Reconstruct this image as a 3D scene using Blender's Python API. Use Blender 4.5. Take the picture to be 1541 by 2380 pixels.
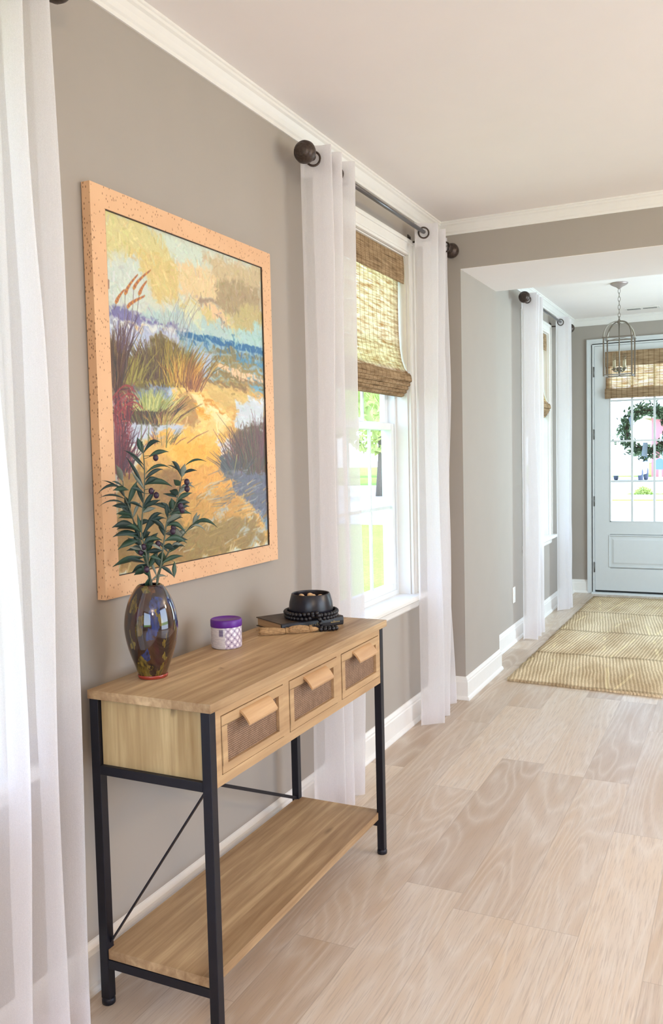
import bpy, bmesh, math, random
import numpy as np
from mathutils import Vector, Matrix
sc = bpy.context.scene
for o in list(bpy.data.objects): bpy.data.objects.remove(o)
R_ = random.Random(11)

# ------------------------------------------------------------------ camera
def _axes(yaw, pitch, roll):
    f = Vector((-math.sin(yaw)*math.cos(pitch), math.cos(yaw)*math.cos(pitch), math.sin(pitch)))
    r = f.cross(Vector((0,0,1))).normalized(); u = r.cross(f)
    c, s = math.cos(roll), math.sin(roll)
    return c*r+s*u, c*u-s*r, f
cr, cu, cf = _axes(.4463, -.0638, -.0228)
cam = bpy.data.cameras.new('camera'); cam_ob = bpy.data.objects.new('camera', cam)
sc.collection.objects.link(cam_ob)
m = Matrix.Identity(4)
for i in range(3): m[i][0], m[i][1], m[i][2] = cr[i], cu[i], -cf[i]
m.translation = (1.5211, 0, 1.3668); cam_ob.matrix_world = m
cam.sensor_fit = 'VERTICAL'; cam.sensor_height = 36; cam.lens = 2004.15/2380*36
cam.clip_start = .02; cam.clip_end = 400
sc.camera = cam_ob

# ------------------------------------------------------------------ colour management, sky, sun, lamps
sc.view_settings.view_transform = 'Standard'; sc.view_settings.look = 'None'
sc.view_settings.gamma = 1; sc.view_settings.use_curve_mapping = False
sc.view_settings.exposure = -0.15
sc.cycles.use_denoising = True
sc.cycles.max_bounces = 12; sc.cycles.diffuse_bounces = 6; sc.cycles.transparent_max_bounces = 24
sc.cycles.transmission_bounces = 8; sc.cycles.sample_clamp_indirect = 8
SKY, SUN = 6.5, 6.0
LAMP_WARM, DAY_FILL = 100.0, 62.0

w = bpy.data.worlds.new('sky'); sc.world = w; w.use_nodes = True
nt = w.node_tree; nt.nodes.clear()
out = nt.nodes.new('ShaderNodeOutputWorld'); bg = nt.nodes.new('ShaderNodeBackground')
tc = nt.nodes.new('ShaderNodeTexCoord'); sp = nt.nodes.new('ShaderNodeSeparateXYZ'); rp = nt.nodes.new('ShaderNodeValToRGB')
nt.links.new(tc.outputs['Generated'], sp.inputs[0]); nt.links.new(sp.outputs['Z'], rp.inputs[0])
rp.color_ramp.elements[0].position = 0.0; rp.color_ramp.elements[0].color = (.70,.84,1,1)
rp.color_ramp.elements[1].position = .7; rp.color_ramp.elements[1].color = (.38,.58,1,1)
nt.links.new(rp.outputs[0], bg.inputs[0]); bg.inputs[1].default_value = SKY
nt.links.new(bg.outputs[0], out.inputs[0])

def light(name, kind, loc, direction, energy, color, size=(1,1), **kw):
    l = bpy.data.lights.new(name, kind); o = bpy.data.objects.new(name, l); sc.collection.objects.link(o)
    o.location = loc
    o.rotation_euler = Vector(direction).to_track_quat('-Z','Y').to_euler()
    l.energy = energy; l.color = color
    if kind == 'AREA': l.shape = 'RECTANGLE'; l.size, l.size_y = size
    for k, v in kw.items(): setattr(l, k, v)
    return o
sun = light('sun', 'SUN', (0,0,20), (-.12,-.55,-.95), SUN, (1,.95,.86)); sun.data.angle = .02
# daylight portals: they only tell the renderer where the sky is seen from indoors
def portal(loc, direction, size):
    o = light('sky_portal', 'AREA', loc, direction, 1, (1,1,1), size); o.data.cycles.is_portal = True
    return o
for y in (.955, 3.655, 6.955): portal((-.16,y,1.5), (1,0,0), (1.7,.88))   # the three side windows
portal((.68,8.70,1.46), (0,-1,0), (.7,1.56))                              # the glazed front door
portal((2.0,-2.62,1.5), (0,1,0), (2.6,1.9))                               # picture window behind the viewer
portal((2.62,6.8,1.45), (-1,0,0), (1.9,1.8))                              # unseen opening added to light the entry hall
portal((4.42,2.3,1.25), (-1,0,0), (2.3,2.3))                              # glass doors on the right
# fill lights added outside the right-hand openings, standing in for daylight
light('daylight_fill', 'AREA', (2.66,6.8,1.45), (-1,0,.05), DAY_FILL*1.2, (.74,.93,1), (1.9,1.8))
light('daylight_fill', 'AREA', (4.46,2.3,1.25), (-1,0,.05), DAY_FILL*.32, (1,.95,.88), (2.3,2.3))
# bare points for the unseen warm lamps of the living room, behind and to the right of the viewer
for p, e in (((3.2,-1.2,2.2), 1.05), ((3.4,3.4,2.2), .85)):
    l_ = light('lamp_light', 'POINT', p, (0,0,-1), LAMP_WARM*e, (1,.79,.57)); l_.data.shadow_soft_size = .16

# ------------------------------------------------------------------ helpers
def lin(r, g=None, b=None):
    if g is None: r, g, b = r
    f = lambda c: (c/255/12.92) if c/255 <= .04045 else ((c/255+.055)/1.055)**2.4
    return (f(r), f(g), f(b), 1.0)
C = sc.collection
class MB:
    """collects geometry for ONE mesh object"""
    def __init__(s): s.v = []; s.f = []; s.sm = []
    def add(s, vs, fs, smooth=False, M=None):
        n = len(s.v)
        s.v += [tuple(M@Vector(p)) if M is not None else tuple(p) for p in vs]
        s.f += [tuple(i+n for i in f) for f in fs]; s.sm += [smooth]*len(fs)
        return s
    def box(s, x0, x1, y0, y1, z0, z1, M=None):
        vs = [(x,y,z) for x in (x0,x1) for y in (y0,y1) for z in (z0,z1)]
        return s.add(vs, [(0,1,3,2),(4,6,7,5),(0,4,5,1),(2,3,7,6),(0,2,6,4),(1,5,7,3)], False, M)
    def tube(s, pts, r, n=12, closed=False, smooth=True, cap=True, up=None):
        pts = [Vector(p) for p in pts]; N = len(pts)
        rr = r if isinstance(r, (list,tuple)) else [r]*N
        vs = []; prev = None
        for i, p in enumerate(pts):
            a = pts[(i-1)%N] if (i > 0 or closed) else p; b = pts[(i+1)%N] if (i < N-1 or closed) else p
            t = (b-a).normalized()
            if prev is None:
                ref = Vector(up) if up else (Vector((0,0,1)) if abs(t.z) < .9 else Vector((1,0,0)))
                nrm = (ref-t*ref.dot(t)).normalized()
            else: nrm = (prev-t*prev.dot(t)).normalized()
            prev = nrm; bn = t.cross(nrm)
            for k in range(n):
                th = 2*math.pi*(k+.5)/n
                vs.append(p+rr[i]*(math.cos(th)*nrm+math.sin(th)*bn))
        fs = []
        for i in range(N if closed else N-1):
            j = (i+1)%N
            for k in range(n): fs.append((i*n+k, i*n+(k+1)%n, j*n+(k+1)%n, j*n+k))
        s.add(vs, fs, smooth)
        if cap and not closed:
            base = len(s.v)-N*n
            s.f.append(tuple(base+k for k in range(n))[::-1]); s.f.append(tuple(base+(N-1)*n+k for k in range(n))); s.sm += [False,False]
        return s
    def bar(s, a, b, w, h=None):       # square bar between two points
        h = h or w; a = Vector(a); b = Vector(b); t = (b-a).normalized()
        ref = Vector((0,0,1)) if abs(t.z) < .9 else Vector((0,1,0))
        u = ref.cross(t).normalized(); v = t.cross(u)
        vs = [p+sx*w/2*u+sy*h/2*v for p in (a,b) for sx,sy in ((-1,-1),(1,-1),(1,1),(-1,1))]
        return s.add(vs, [(3,2,1,0),(4,5,6,7),(0,1,5,4),(1,2,6,5),(2,3,7,6),(3,0,4,7)])
    def lathe(s, prof, c=(0,0,0), n=32, M=None, smooth=True):
        vs = []; fs = []
        for (r, z) in prof:
            for k in range(n):
                th = 2*math.pi*k/n; vs.append((c[0]+r*math.cos(th), c[1]+r*math.sin(th), c[2]+z))
        for i in range(len(prof)-1):
            for k in range(n): fs.append((i*n+k, i*n+(k+1)%n, (i+1)*n+(k+1)%n, (i+1)*n+k))
        s.add(vs, fs, smooth, M); b = len(s.v)-len(vs)
        if prof[0][0] > 1e-4: s.f.append(tuple(b+k for k in range(n))[::-1]); s.sm.append(False)
        if prof[-1][0] > 1e-4: s.f.append(tuple(b+(len(prof)-1)*n+k for k in range(n))); s.sm.append(False)
        return s
    def sphere(s, c, r, nu=12, nv=8, sq=(1,1,1), M=None):
        vs = []; fs = []
        for i in range(nv+1):
            ph = math.pi*i/nv
            for k in range(nu):
                th = 2*math.pi*k/nu
                vs.append((c[0]+r*sq[0]*math.sin(ph)*math.cos(th), c[1]+r*sq[1]*math.sin(ph)*math.sin(th), c[2]+r*sq[2]*math.cos(ph)))
        for i in range(nv):
            for k in range(nu): fs.append((i*nu+k, (i+1)*nu+k, (i+1)*nu+(k+1)%nu, i*nu+(k+1)%nu))
        return s.add(vs, fs, True, M)
    def prism(s, poly, axis, a, b, smooth=False):
        """extrude a 2-D outline along an axis; poly holds the other two coordinates in xyz order"""
        def P(p, t): return {'x':(t,p[0],p[1]), 'y':(p[0],t,p[1]), 'z':(p[0],p[1],t)}[axis]
        n = len(poly); vs = [P(p,a) for p in poly]+[P(p,b) for p in poly]
        return s.add(vs, [tuple(range(n))[::-1], tuple(range(n,2*n))]+[(i,(i+1)%n,n+(i+1)%n,n+i) for i in range(n)], smooth)
    def build(s, name, mat, parent=None, bevel=0, loc=None, kind=None):
        me = bpy.data.meshes.new(name)
        o0 = Vector(loc) if loc is not None else Vector((0,0,0))
        me.from_pydata([tuple(Vector(p)-o0) for p in s.v], [], s.f)
        me.polygons.foreach_set('use_smooth', s.sm)
        bm = bmesh.new(); bm.from_mesh(me); bmesh.ops.remove_doubles(bm, verts=bm.verts, dist=1e-6)
        bmesh.ops.recalc_face_normals(bm, faces=bm.faces); bm.to_mesh(me); bm.free()
        me.materials.append(mat); me.update()
        o = bpy.data.objects.new(name, me); C.objects.link(o); o.location = o0
        if parent is not None:
            o.parent = parent; o.location = o0-world_loc(parent)
        if bevel:
            b = o.modifiers.new('bevel','BEVEL'); b.width = bevel; b.segments = 2; b.limit_method = 'ANGLE'; b.angle_limit = .6
        if kind: o['kind'] = kind
        return o
def world_loc(o):
    p = Vector((0,0,0))
    while o is not None: p += o.location; o = o.parent
    return p
def thing(name, label, cat, loc=(0,0,0), group=None):
    o = bpy.data.objects.new(name, None); C.objects.link(o); o.location = loc; o.empty_display_size = .1
    return tag(o, label, cat, group)
def tag(o, label, cat, group=None):
    o['label'] = label; o['category'] = cat
    if group: o['group'] = group
    return o
def shell(name, loc=(0,0,0)):
    o = bpy.data.objects.new(name, None); C.objects.link(o); o.location = loc; o['kind'] = 'structure'; return o
def dup(root, off, label=None, group=None):
    """copy of a thing with copies of its parts and sub-parts"""
    def cp(o, parent):
        c = o.copy(); C.objects.link(c)
        if parent: c.parent = parent
        for ch in [x for x in o.children]: cp(ch, c)
        return c
    r = cp(root, None); r.location = Vector(root.location)+Vector(off)
    if label: r['label'] = label
    if group: r['group'] = group
    return r

# ------------------------------------------------------------------ materials
class NB:
    def __init__(s, name):
        s.m = bpy.data.materials.new(name); s.m.use_nodes = True; s.t = s.m.node_tree; s.t.nodes.clear()
        s.out = s.n('ShaderNodeOutputMaterial')
    def n(s, kind, **kw):
        x = s.t.nodes.new(kind)
        for k, v in kw.items(): setattr(x, k, v)
        return x
    def l(s, a, b): s.t.links.new(a, b)
    def val(s, sock, v):
        if hasattr(v, 'is_output'): s.l(v, sock)
        elif v is not None: sock.default_value = v
    def math(s, op, a, b=None, c=None, clamp=False):
        x = s.n('ShaderNodeMath', operation=op, use_clamp=clamp)
        for i, v in enumerate((a,b,c)):
            if v is not None: s.val(x.inputs[i], v)
        return x.outputs[0]
    def mix(s, f, a, b, mode='MIX'):
        x = s.n('ShaderNodeMix', data_type='RGBA', blend_type=mode)
        s.val(x.inputs[0], f); s.val(x.inputs[6], a); s.val(x.inputs[7], b); return x.outputs[2]
    def coord(s, scale=(1,1,1), kind='Object', rot=(0,0,0)):
        t = s.n('ShaderNodeTexCoord'); mp = s.n('ShaderNodeMapping')
        mp.inputs['Scale'].default_value = scale; mp.inputs['Rotation'].default_value = rot
        s.l(t.outputs[kind], mp.inputs[0]); return mp.outputs[0]
    def noise(s, vec, scale, detail=3, rough=.5, dist=0, out='Fac'):
        x = s.n('ShaderNodeTexNoise'); s.l(vec, x.inputs['Vector'])
        x.inputs['Scale'].default_value = scale; x.inputs['Detail'].default_value = detail
        x.inputs['Roughness'].default_value = rough; x.inputs['Distortion'].default_value = dist
        return x.outputs[out]
    def ramp(s, f, stops, interp='LINEAR'):
        x = s.n('ShaderNodeValToRGB'); cr_ = x.color_ramp; cr_.interpolation = interp
        while len(cr_.elements) > 1: cr_.elements.remove(cr_.elements[-1])
        for i, (p, c) in enumerate(stops):
            e = cr_.elements[0] if i == 0 else cr_.elements.new(p)
            e.position = p; e.color = c if len(c) == 4 else (*c, 1)
        s.val(x.inputs[0], f); return x.outputs[0]
    def bump(s, h, strength=.3, dist=.002):
        x = s.n('ShaderNodeBump'); x.inputs['Strength'].default_value = strength; x.inputs['Distance'].default_value = dist
        s.l(h, x.inputs['Height']); return x.outputs[0]
    def bsdf(s, color, rough=.5, metal=0, normal=None, spec=.5, **kw):
        x = s.n('ShaderNodeBsdfPrincipled'); s.val(x.inputs['Base Color'], color); s.val(x.inputs['Roughness'], rough)
        s.val(x.inputs['Metallic'], metal); s.val(x.inputs['Specular IOR Level'], spec)
        if normal is not None: s.l(normal, x.inputs['Normal'])
        for k, v in kw.items(): s.val(x.inputs[k.replace('_',' ')], v)
        return x.outputs[0]
    def done(s, shader): s.l(shader, s.out.inputs[0]); return s.m
def bw(v): return (v,v,v,1)
def plain(name, col, rough=.5, metal=0, var=.06, scale=30, spec=.5, bump=0.0, **kw):
    b = NB(name); c = b.coord(); n = b.noise(c, scale, 4)
    f = b.ramp(n, [(.3, bw(1-var)), (.7, bw(1+var))])
    col2 = b.mix(1.0, col, f, 'MULTIPLY')
    return b.done(b.bsdf(col2, rough, metal, b.bump(n, bump) if bump else None, spec, **kw))

M = {}
M['wall'] = plain('wall_paint', lin(163,155,146), .75, var=.012, scale=6, bump=.03)
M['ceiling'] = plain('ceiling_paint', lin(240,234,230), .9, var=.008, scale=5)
M['trim'] = plain('white_trim_paint', lin(230,227,222), .38, var=.01)
M['door'] = plain('door_paint', lin(206,210,210), .4, var=.01)
M['vinyl'] = plain('white_window_vinyl', lin(232,236,238), .35, var=.01)
M['black'] = plain('black_metal', lin(26,26,36), .42, .3, var=.1)
M['bronze'] = plain('bronze_metal', lin(74,62,56), .42, .6, var=.35, scale=120)
M['rod'] = plain('grey_rod_metal', lin(112,110,112), .3, .8, var=.05)
M['nickel'] = plain('brushed_nickel', lin(128,120,108), .35, .6, var=.06)
M['hinge'] = plain('hinge_metal', lin(120,120,118), .35, .7)

def glass_mat(name='window_glass', tint=(.97,.99,.985,1)):
    b = NB(name); fr = b.n('ShaderNodeFresnel'); fr.inputs[0].default_value = 1.35
    tr = b.n('ShaderNodeBsdfTransparent'); tr.inputs[0].default_value = tint
    gl = b.n('ShaderNodeBsdfGlossy'); gl.inputs['Roughness'].default_value = .03; mx = b.n('ShaderNodeMixShader')
    ge = b.n('ShaderNodeNewGeometry')          # the sheet mirrors at its outer faces only
    b.l(b.math('MULTIPLY', fr.outputs[0], b.math('SUBTRACT', 1.0, ge.outputs['Backfacing'])), mx.inputs[0]); b.l(tr.outputs[0], mx.inputs[1]); b.l(gl.outputs[0], mx.inputs[2])
    return b.done(mx.outputs[0])
M['glass'] = glass_mat()

def sheer_mat():
    b = NB('sheer_white_voile'); c = b.coord((1,1,1))
    n = b.noise(b.coord((60,60,3)), 6, 3, .6); n2 = b.noise(c, 900, 1)
    col = b.mix(n, (.88,.85,.86,1), (.95,.93,.94,1))
    d = b.n('ShaderNodeBsdfDiffuse'); t = b.n('ShaderNodeBsdfTranslucent'); tr = b.n('ShaderNodeBsdfTransparent')
    b.l(col, d.inputs[0]); b.l(col, t.inputs[0])
    m1 = b.n('ShaderNodeMixShader'); m1.inputs[0].default_value = .58
    b.l(d.outputs[0], m1.inputs[1]); b.l(t.outputs[0], m1.inputs[2])
    m2 = b.n('ShaderNodeMixShader')
    f = b.math('MULTIPLY_ADD', n2, .26, .26); b.l(f, m2.inputs[0])
    b.l(m1.outputs[0], m2.inputs[1]); b.l(tr.outputs[0], m2.inputs[2])
    return b.done(m2.outputs[0])
M['sheer'] = sheer_mat()

def wood(name, axis, dark, light, knots=True, rough=.5, along=2.2):
    """grain that runs along one axis; the other two are compressed"""
    b = NB(name); s = {'x':(along,38,38), 'y':(38,along,38), 'z':(38,38,along)}[axis]
    c = b.coord(s); cc = b.coord()
    n = b.noise(c, 1.0, 5, .6, .4); n2 = b.noise(cc, 2.5, 3); f = b.math('ADD', b.math('MULTIPLY', n, .7), b.math('MULTIPLY', n2, .3))
    sx_ = b.n('ShaderNodeSeparateXYZ'); b.l(cc, sx_.inputs[0]); bd = b.math('DIVIDE', b.math('ADD', sx_.outputs[0], .03), .088)
    wn = b.n('ShaderNodeTexWhiteNoise', noise_dimensions='1D'); b.l(b.math('FLOOR', bd), wn.inputs['W'])
    f = b.math('ADD', f, b.math('MULTIPLY_ADD', wn.outputs['Value'], .10, -.05))
    col = b.ramp(f, [(.32, dark), (.55, tuple((a+d)/2 for a, d in zip(dark, light))), (.70, light)])
    if knots:
        ks = {'x':(3,10,0), 'y':(10,3.2,0), 'z':(7,0,5)}[axis]
        v = b.n('ShaderNodeTexVoronoi'); b.l(b.coord(ks), v.inputs['Vector']); v.inputs['Scale'].default_value = 1.0
        k = b.ramp(v.outputs['Distance'], [(.0, bw(1)), (.06, bw(.75)), (.13, bw(0))])
        pick = b.math('GREATER_THAN', b.noise(cc, 4, 0), .47)
        col = b.mix(b.math('MULTIPLY', b.math('MULTIPLY', k, pick), .8), col, tuple(x*.45 for x in dark[:3])+(1,))
    return b.done(b.bsdf(col, rough, 0, b.bump(n, .25), .3))
oakd, oakl = lin(140,108,76), lin(206,178,138)
M['oak_y'] = wood('table_wood', 'y', oakd, oakl); M['oak_z'] = wood('table_end_wood', 'z', lin(152,124,84), lin(206,184,138))
M['oak_fr'] = wood('drawer_wood', 'y', lin(158,126,92), lin(204,172,130), False)
M['oak_h'] = wood('handle_wood', 'y', lin(176,136,96), lin(210,172,128), False, .4)

def floor_mat():
    b = NB('oak_plank_floor'); t = b.n('ShaderNodeTexCoord'); sp = b.n('ShaderNodeSeparateXYZ'); b.l(t.outputs['Object'], sp.inputs[0])
    X, Y = sp.outputs[0], sp.outputs[1]; W_, L_ = .185, 1.22
    u = b.math('DIVIDE', X, W_); i = b.math('FLOOR', u); fu = b.math('FRACT', u)
    wn = b.n('ShaderNodeTexWhiteNoise', noise_dimensions='1D'); b.l(i, wn.inputs['W'])
    v = b.math('ADD', b.math('DIVIDE', Y, L_), b.math('MULTIPLY', wn.outputs['Value'], 3.7)); j = b.math('FLOOR', v); fv = b.math('FRACT', v)
    cb = b.n('ShaderNodeCombineXYZ'); b.l(i, cb.inputs[0]); b.l(j, cb.inputs[1])
    wn2 = b.n('ShaderNodeTexWhiteNoise', noise_dimensions='2D'); b.l(cb.outputs[0], wn2.inputs['Vector'])
    tone = wn2.outputs['Value']
    # cathedral grain: rings of a slow field, shifted for each plank
    off = b.n('ShaderNodeCombineXYZ'); b.l(b.math('ADD', X, b.math('MULTIPLY', tone, 31.0)), off.inputs[0])
    b.l(b.math('ADD', Y, b.math('MULTIPLY', tone, 57.0)), off.inputs[1]); b.l(b.math('MULTIPLY', tone, 9.0), off.inputs[2])
    mp = b.n('ShaderNodeMapping'); mp.inputs['Scale'].default_value = (6.0,.62,1); b.l(off.outputs[0], mp.inputs[0])
    field = b.noise(mp.outputs[0], 1.0, 1.5, .4, .3)
    rings = b.math('FRACT', b.math('MULTIPLY', field, 17.0)); rings = b.math('ABSOLUTE', b.math('SUBTRACT', rings, .5))
    rings = b.math('MULTIPLY', rings, 2.0)
    mp2 = b.n('ShaderNodeMapping'); mp2.inputs['Scale'].default_value = (260,9,1); b.l(off.outputs[0], mp2.inputs[0])
    fine = b.noise(mp2.outputs[0], 1.0, 3, .6)
    mp3 = b.n('ShaderNodeMapping'); mp3.inputs['Scale'].default_value = (9,1.6,1); b.l(off.outputs[0], mp3.inputs[0])
    blotch = b.noise(mp3.outputs[0], 1.0, 3, .5)
    g = b.math('ADD', b.math('MULTIPLY', b.math('POWER', rings, 2.0), .24), b.math('MULTIPLY', fine, .6))
    base = b.mix(tone, lin(172,146,120), lin(214,194,170))
    base = b.mix(b.ramp(blotch, [(.35, bw(0)), (.65, bw(1))]), base, b.mix(.5, base, lin(210,200,188)))
    col = b.mix(b.ramp(g, [(.30, bw(0)), (.80, bw(.8))]), base, lin(226,218,206))
    col = b.mix(b.math('MULTIPLY', b.ramp(fine, [(.48, bw(0)), (.70, bw(1))]), .42), col, lin(142,114,90))
    e1 = b.math('LESS_THAN', b.math('MINIMUM', fu, b.math('SUBTRACT', 1.0, fu)), .008)
    e2 = b.math('LESS_THAN', b.math('MINIMUM', fv, b.math('SUBTRACT', 1.0, fv)), .0013)
    seam = b.math('MAXIMUM', e1, e2)
    col = b.mix(b.math('MULTIPLY', seam, .22), col, lin(110,88,70))
    rough = b.math('MULTIPLY_ADD', fine, .12, .30)
    h = b.math('SUBTRACT', b.math('MULTIPLY', fine, .4), seam)
    return b.done(b.bsdf(col, rough, 0, b.bump(h, .12, .0015), .5))
M['floor'] = floor_mat()

def bamboo_mat(name, trans, axis='y'):
    """woven grass: thin reeds across, pairs of binding threads down"""
    b = NB(name); t = b.n('ShaderNodeTexCoord'); sp = b.n('ShaderNodeSeparateXYZ'); b.l(t.outputs['Object'], sp.inputs[0])
    H_, Z_ = sp.outputs[{'x':0,'y':1}[axis]], sp.outputs[2]
    cb = b.n('ShaderNodeCombineXYZ'); b.l(b.math('MULTIPLY', H_, 5.0), cb.inputs[0]); b.l(b.math('MULTIPLY', Z_, 260.0), cb.inputs[1])
    reed = b.noise(cb.outputs[0], 1.0, 4, .7)
    cb2 = b.n('ShaderNodeCombineXYZ'); b.l(b.math('MULTIPLY', H_, 9.0), cb2.inputs[0]); b.l(b.math('MULTIPLY', Z_, 60.0), cb2.inputs[1])
    slub = b.noise(cb2.outputs[0], 1.0, 3, .6)
    th = b.math('ABSOLUTE', b.math('SUBTRACT', b.math('FRACT', b.math('DIVIDE', H_, .047)), .5))
    thr = b.ramp(th, [(.0, bw(1)), (.045, bw(1)), (.07, bw(0))])
    th2 = b.math('ABSOLUTE', b.math('SUBTRACT', b.math('FRACT', b.math('DIVIDE', H_, .0118)), .5))
    thr2 = b.ramp(th2, [(.0, bw(.3)), (.1, bw(.3)), (.16, bw(0))])
    th = b.math('MAXIMUM', thr, thr2)
    col = b.ramp(b.math('ADD', b.math('MULTIPLY', reed, .6), b.math('MULTIPLY', slub, .4)),
                 [(.34, lin(92,74,56)), (.5, lin(150,126,98)), (.66, lin(188,164,132))])
    col = b.mix(b.math('MULTIPLY', th, .6), col, lin(96,70,44))
    d = b.n('ShaderNodeBsdfDiffuse'); b.l(col, d.inputs[0])
    if trans <= 0: return b.done(d.outputs[0])
    tl = b.n('ShaderNodeBsdfTranslucent'); b.l(b.mix(b.math('MULTIPLY', th, .7), b.mix(b.ramp(b.math('ADD', b.math('MULTIPLY', reed, .5), b.math('MULTIPLY', slub, .5)), [(.40, bw(0)), (.58, bw(1))]), lin(176,116,70), lin(255,222,180)), lin(120,84,50)), tl.inputs[0])
    m1 = b.n('ShaderNodeMixShader'); m1.inputs[0].default_value = trans
    b.l(d.outputs[0], m1.inputs[1]); b.l(tl.outputs[0], m1.inputs[2])
    tr = b.n('ShaderNodeBsdfTransparent'); m2 = b.n('ShaderNodeMixShader')
    gap = b.math('MULTIPLY', b.ramp(reed, [(.56, bw(0)), (.66, bw(1))]), b.math('MULTIPLY', b.math('SUBTRACT', 1.0, th), .60))
    b.l(gap, m2.inputs[0]); b.l(m1.outputs[0], m2.inputs[1]); b.l(tr.outputs[0], m2.inputs[2])
    return b.done(m2.outputs[0])
M['shade_y'] = bamboo_mat('woven_shade', .80, 'y'); M['valance_y'] = bamboo_mat('woven_shade_valance', .0, 'y')
M['shade_x'] = bamboo_mat('woven_door_shade', .75, 'x'); M['valance_x'] = bamboo_mat('woven_door_shade_valance', .0, 'x')

# ------------------------------------------------------------------ room shell
HC = 2.618
f_ = MB().box(-.14,4.4,-2.8,8.66,-.12,0).build('floor', M['floor'], kind='structure')
MB().box(-.14,4.4,-2.8,4.585,HC,HC+.15).build('ceiling', M['ceiling'], kind='structure')
MB().box(-.14,4.4,4.585,8.66,HC,HC+.15).build('ceiling', M['ceiling'], kind='structure')
SHIFT = (-2.70, 0.0, 3.30)                    # the same window three times along the wall
WY0, WY1, WZ0, WZ1 = 3.22, 4.09, .66, 2.35
def wall_y(x0, x1, ya, yb, holes):             # wall along y with rectangular holes (y0,y1,z0,z1)
    b = MB(); y = ya
    for (a, c, d, e) in holes:
        b.box(x0,x1,y,a,0,HC); b.box(x0,x1,a,c,0,d); b.box(x0,x1,a,c,e,HC); y = c
    b.box(x0,x1,y,yb,0,HC); return b
wall_y(-.14, 0, -2.8, 4.585, [(WY0+s, WY1+s, WZ0, WZ1) for s in SHIFT[:2]]).build('wall_left', M['wall'], kind='structure')
wall_y(-.14, .026, 5.32, 8.66, [(WY0+SHIFT[2], WY1+SHIFT[2], WZ0, WZ1)]).build('wall_left', M['wall'], kind='structure')
b = MB(); b.box(-.14,.1334,4.585,5.32,0,HC); b.box(.1334,2.3,4.585,5.32,2.365,HC); b.box(2.3,4.4,4.585,5.32,0,HC)
b.build('wall_front', M['wall'], kind='structure')
b = MB(); DX0, DX1, DZ1 = .215, 1.14, 2.385
b.box(.026,DX0,8.52,8.66,0,HC); b.box(DX0,DX1,8.52,8.66,DZ1,HC); b.box(DX1,4.4,8.52,8.66,0,HC)
b.build('wall_entry', M['wall'], kind='structure')
b = wall_y(4.26,4.4,-2.8,4.585,[(1.1,3.5,.08,2.4)])
b.build('wall_right', M['wall'], kind='structure')
wall_y(2.46, 2.6, 5.32, 8.52, [(5.9,7.7,.5,2.4)]).build('wall_right', M['wall'], kind='structure')
b = MB(); b.box(0,.7,-2.8,-2.66,0,HC); b.box(3.3,4.26,-2.8,-2.66,0,HC); b.box(.7,3.3,-2.8,-2.66,0,.55); b.box(.7,3.3,-2.8,-2.66,2.45,HC)
b.build('wall_back', M['wall'], kind='structure')

MB().box(.1336,2.3,4.5852,5.3198,2.3625,2.3649).build('soffit_glare', M['ceiling'], kind='structure')     # thin white board: floor glare painted onto the underside of the opening
# crown moulding: outline (distance from wall, height)
CROWN = [(0,2.618),(0,2.549),(.006,2.549),(.008,2.560),(.013,2.566),(.019,2.580),(.027,2.594),(.034,2.600),(.036,2.607),(.040,2.610),(.040,2.618)]
def crown_y(x, ya, yb, sgn=1): return MB().prism([(x+sgn*p,z) for p,z in CROWN][::sgn], 'y', ya, yb)
def crown_x(y, xa, xb, sgn=-1): return MB().prism([(y+sgn*p,z) for p,z in CROWN], 'x', xa, xb)
crown_y(0, -2.66, 4.585).build('trim_1', M['trim'], kind='structure')
crown_x(4.585, 0, 4.26).build('trim_2', M['trim'], kind='structure')
crown_y(.026, 5.32, 8.52).build('trim_3', M['trim'], kind='structure')
crown_x(8.52, .026, 2.46).build('trim_4', M['trim'], kind='structure')
# baseboards with cap and shoe moulding
BASE = [(0,0),(.026,0),(.026,.006),(.022,.016),(.015,.021),(.015,.098),(.012,.104),(.012,.112),(.007,.120),(.004,.126),(0,.128)]
def base_y(x, ya, yb, sgn=1): return MB().prism([(x+sgn*p,z) for p,z in BASE], 'y', ya, yb)
def base_x(y, xa, xb, sgn=-1): return MB().prism([(y+sgn*p,z) for p,z in BASE], 'x', xa, xb)
base_y(0, -2.66, 4.585).build('baseboard_left', M['trim'], kind='structure')
b = MB(); nB = len(BASE); vs = [(0,4.585-p,z) for p,z in BASE]+[(.1334+p,4.585-p,z) for p,z in BASE]+[(.1334+p,5.32,z) for p,z in BASE]
fs = [(k*nB+i,k*nB+(i+1)%nB,(k+1)*nB+(i+1)%nB,(k+1)*nB+i) for k in range(2) for i in range(nB)]+[tuple(range(nB)),tuple(range(2*nB,3*nB))[::-1]]
b.add(vs, fs); b.build('baseboard_pillar', M['trim'], kind='structure')
base_y(.026, 5.32, 8.52).build('baseboard_foyer', M['trim'], kind='structure')
base_x(8.52, .026, .178).build('baseboard_entry', M['trim'], kind='structure')
base_x(8.52, 1.19, 2.46).build('baseboard_entry', M['trim'], kind='structure')

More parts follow.
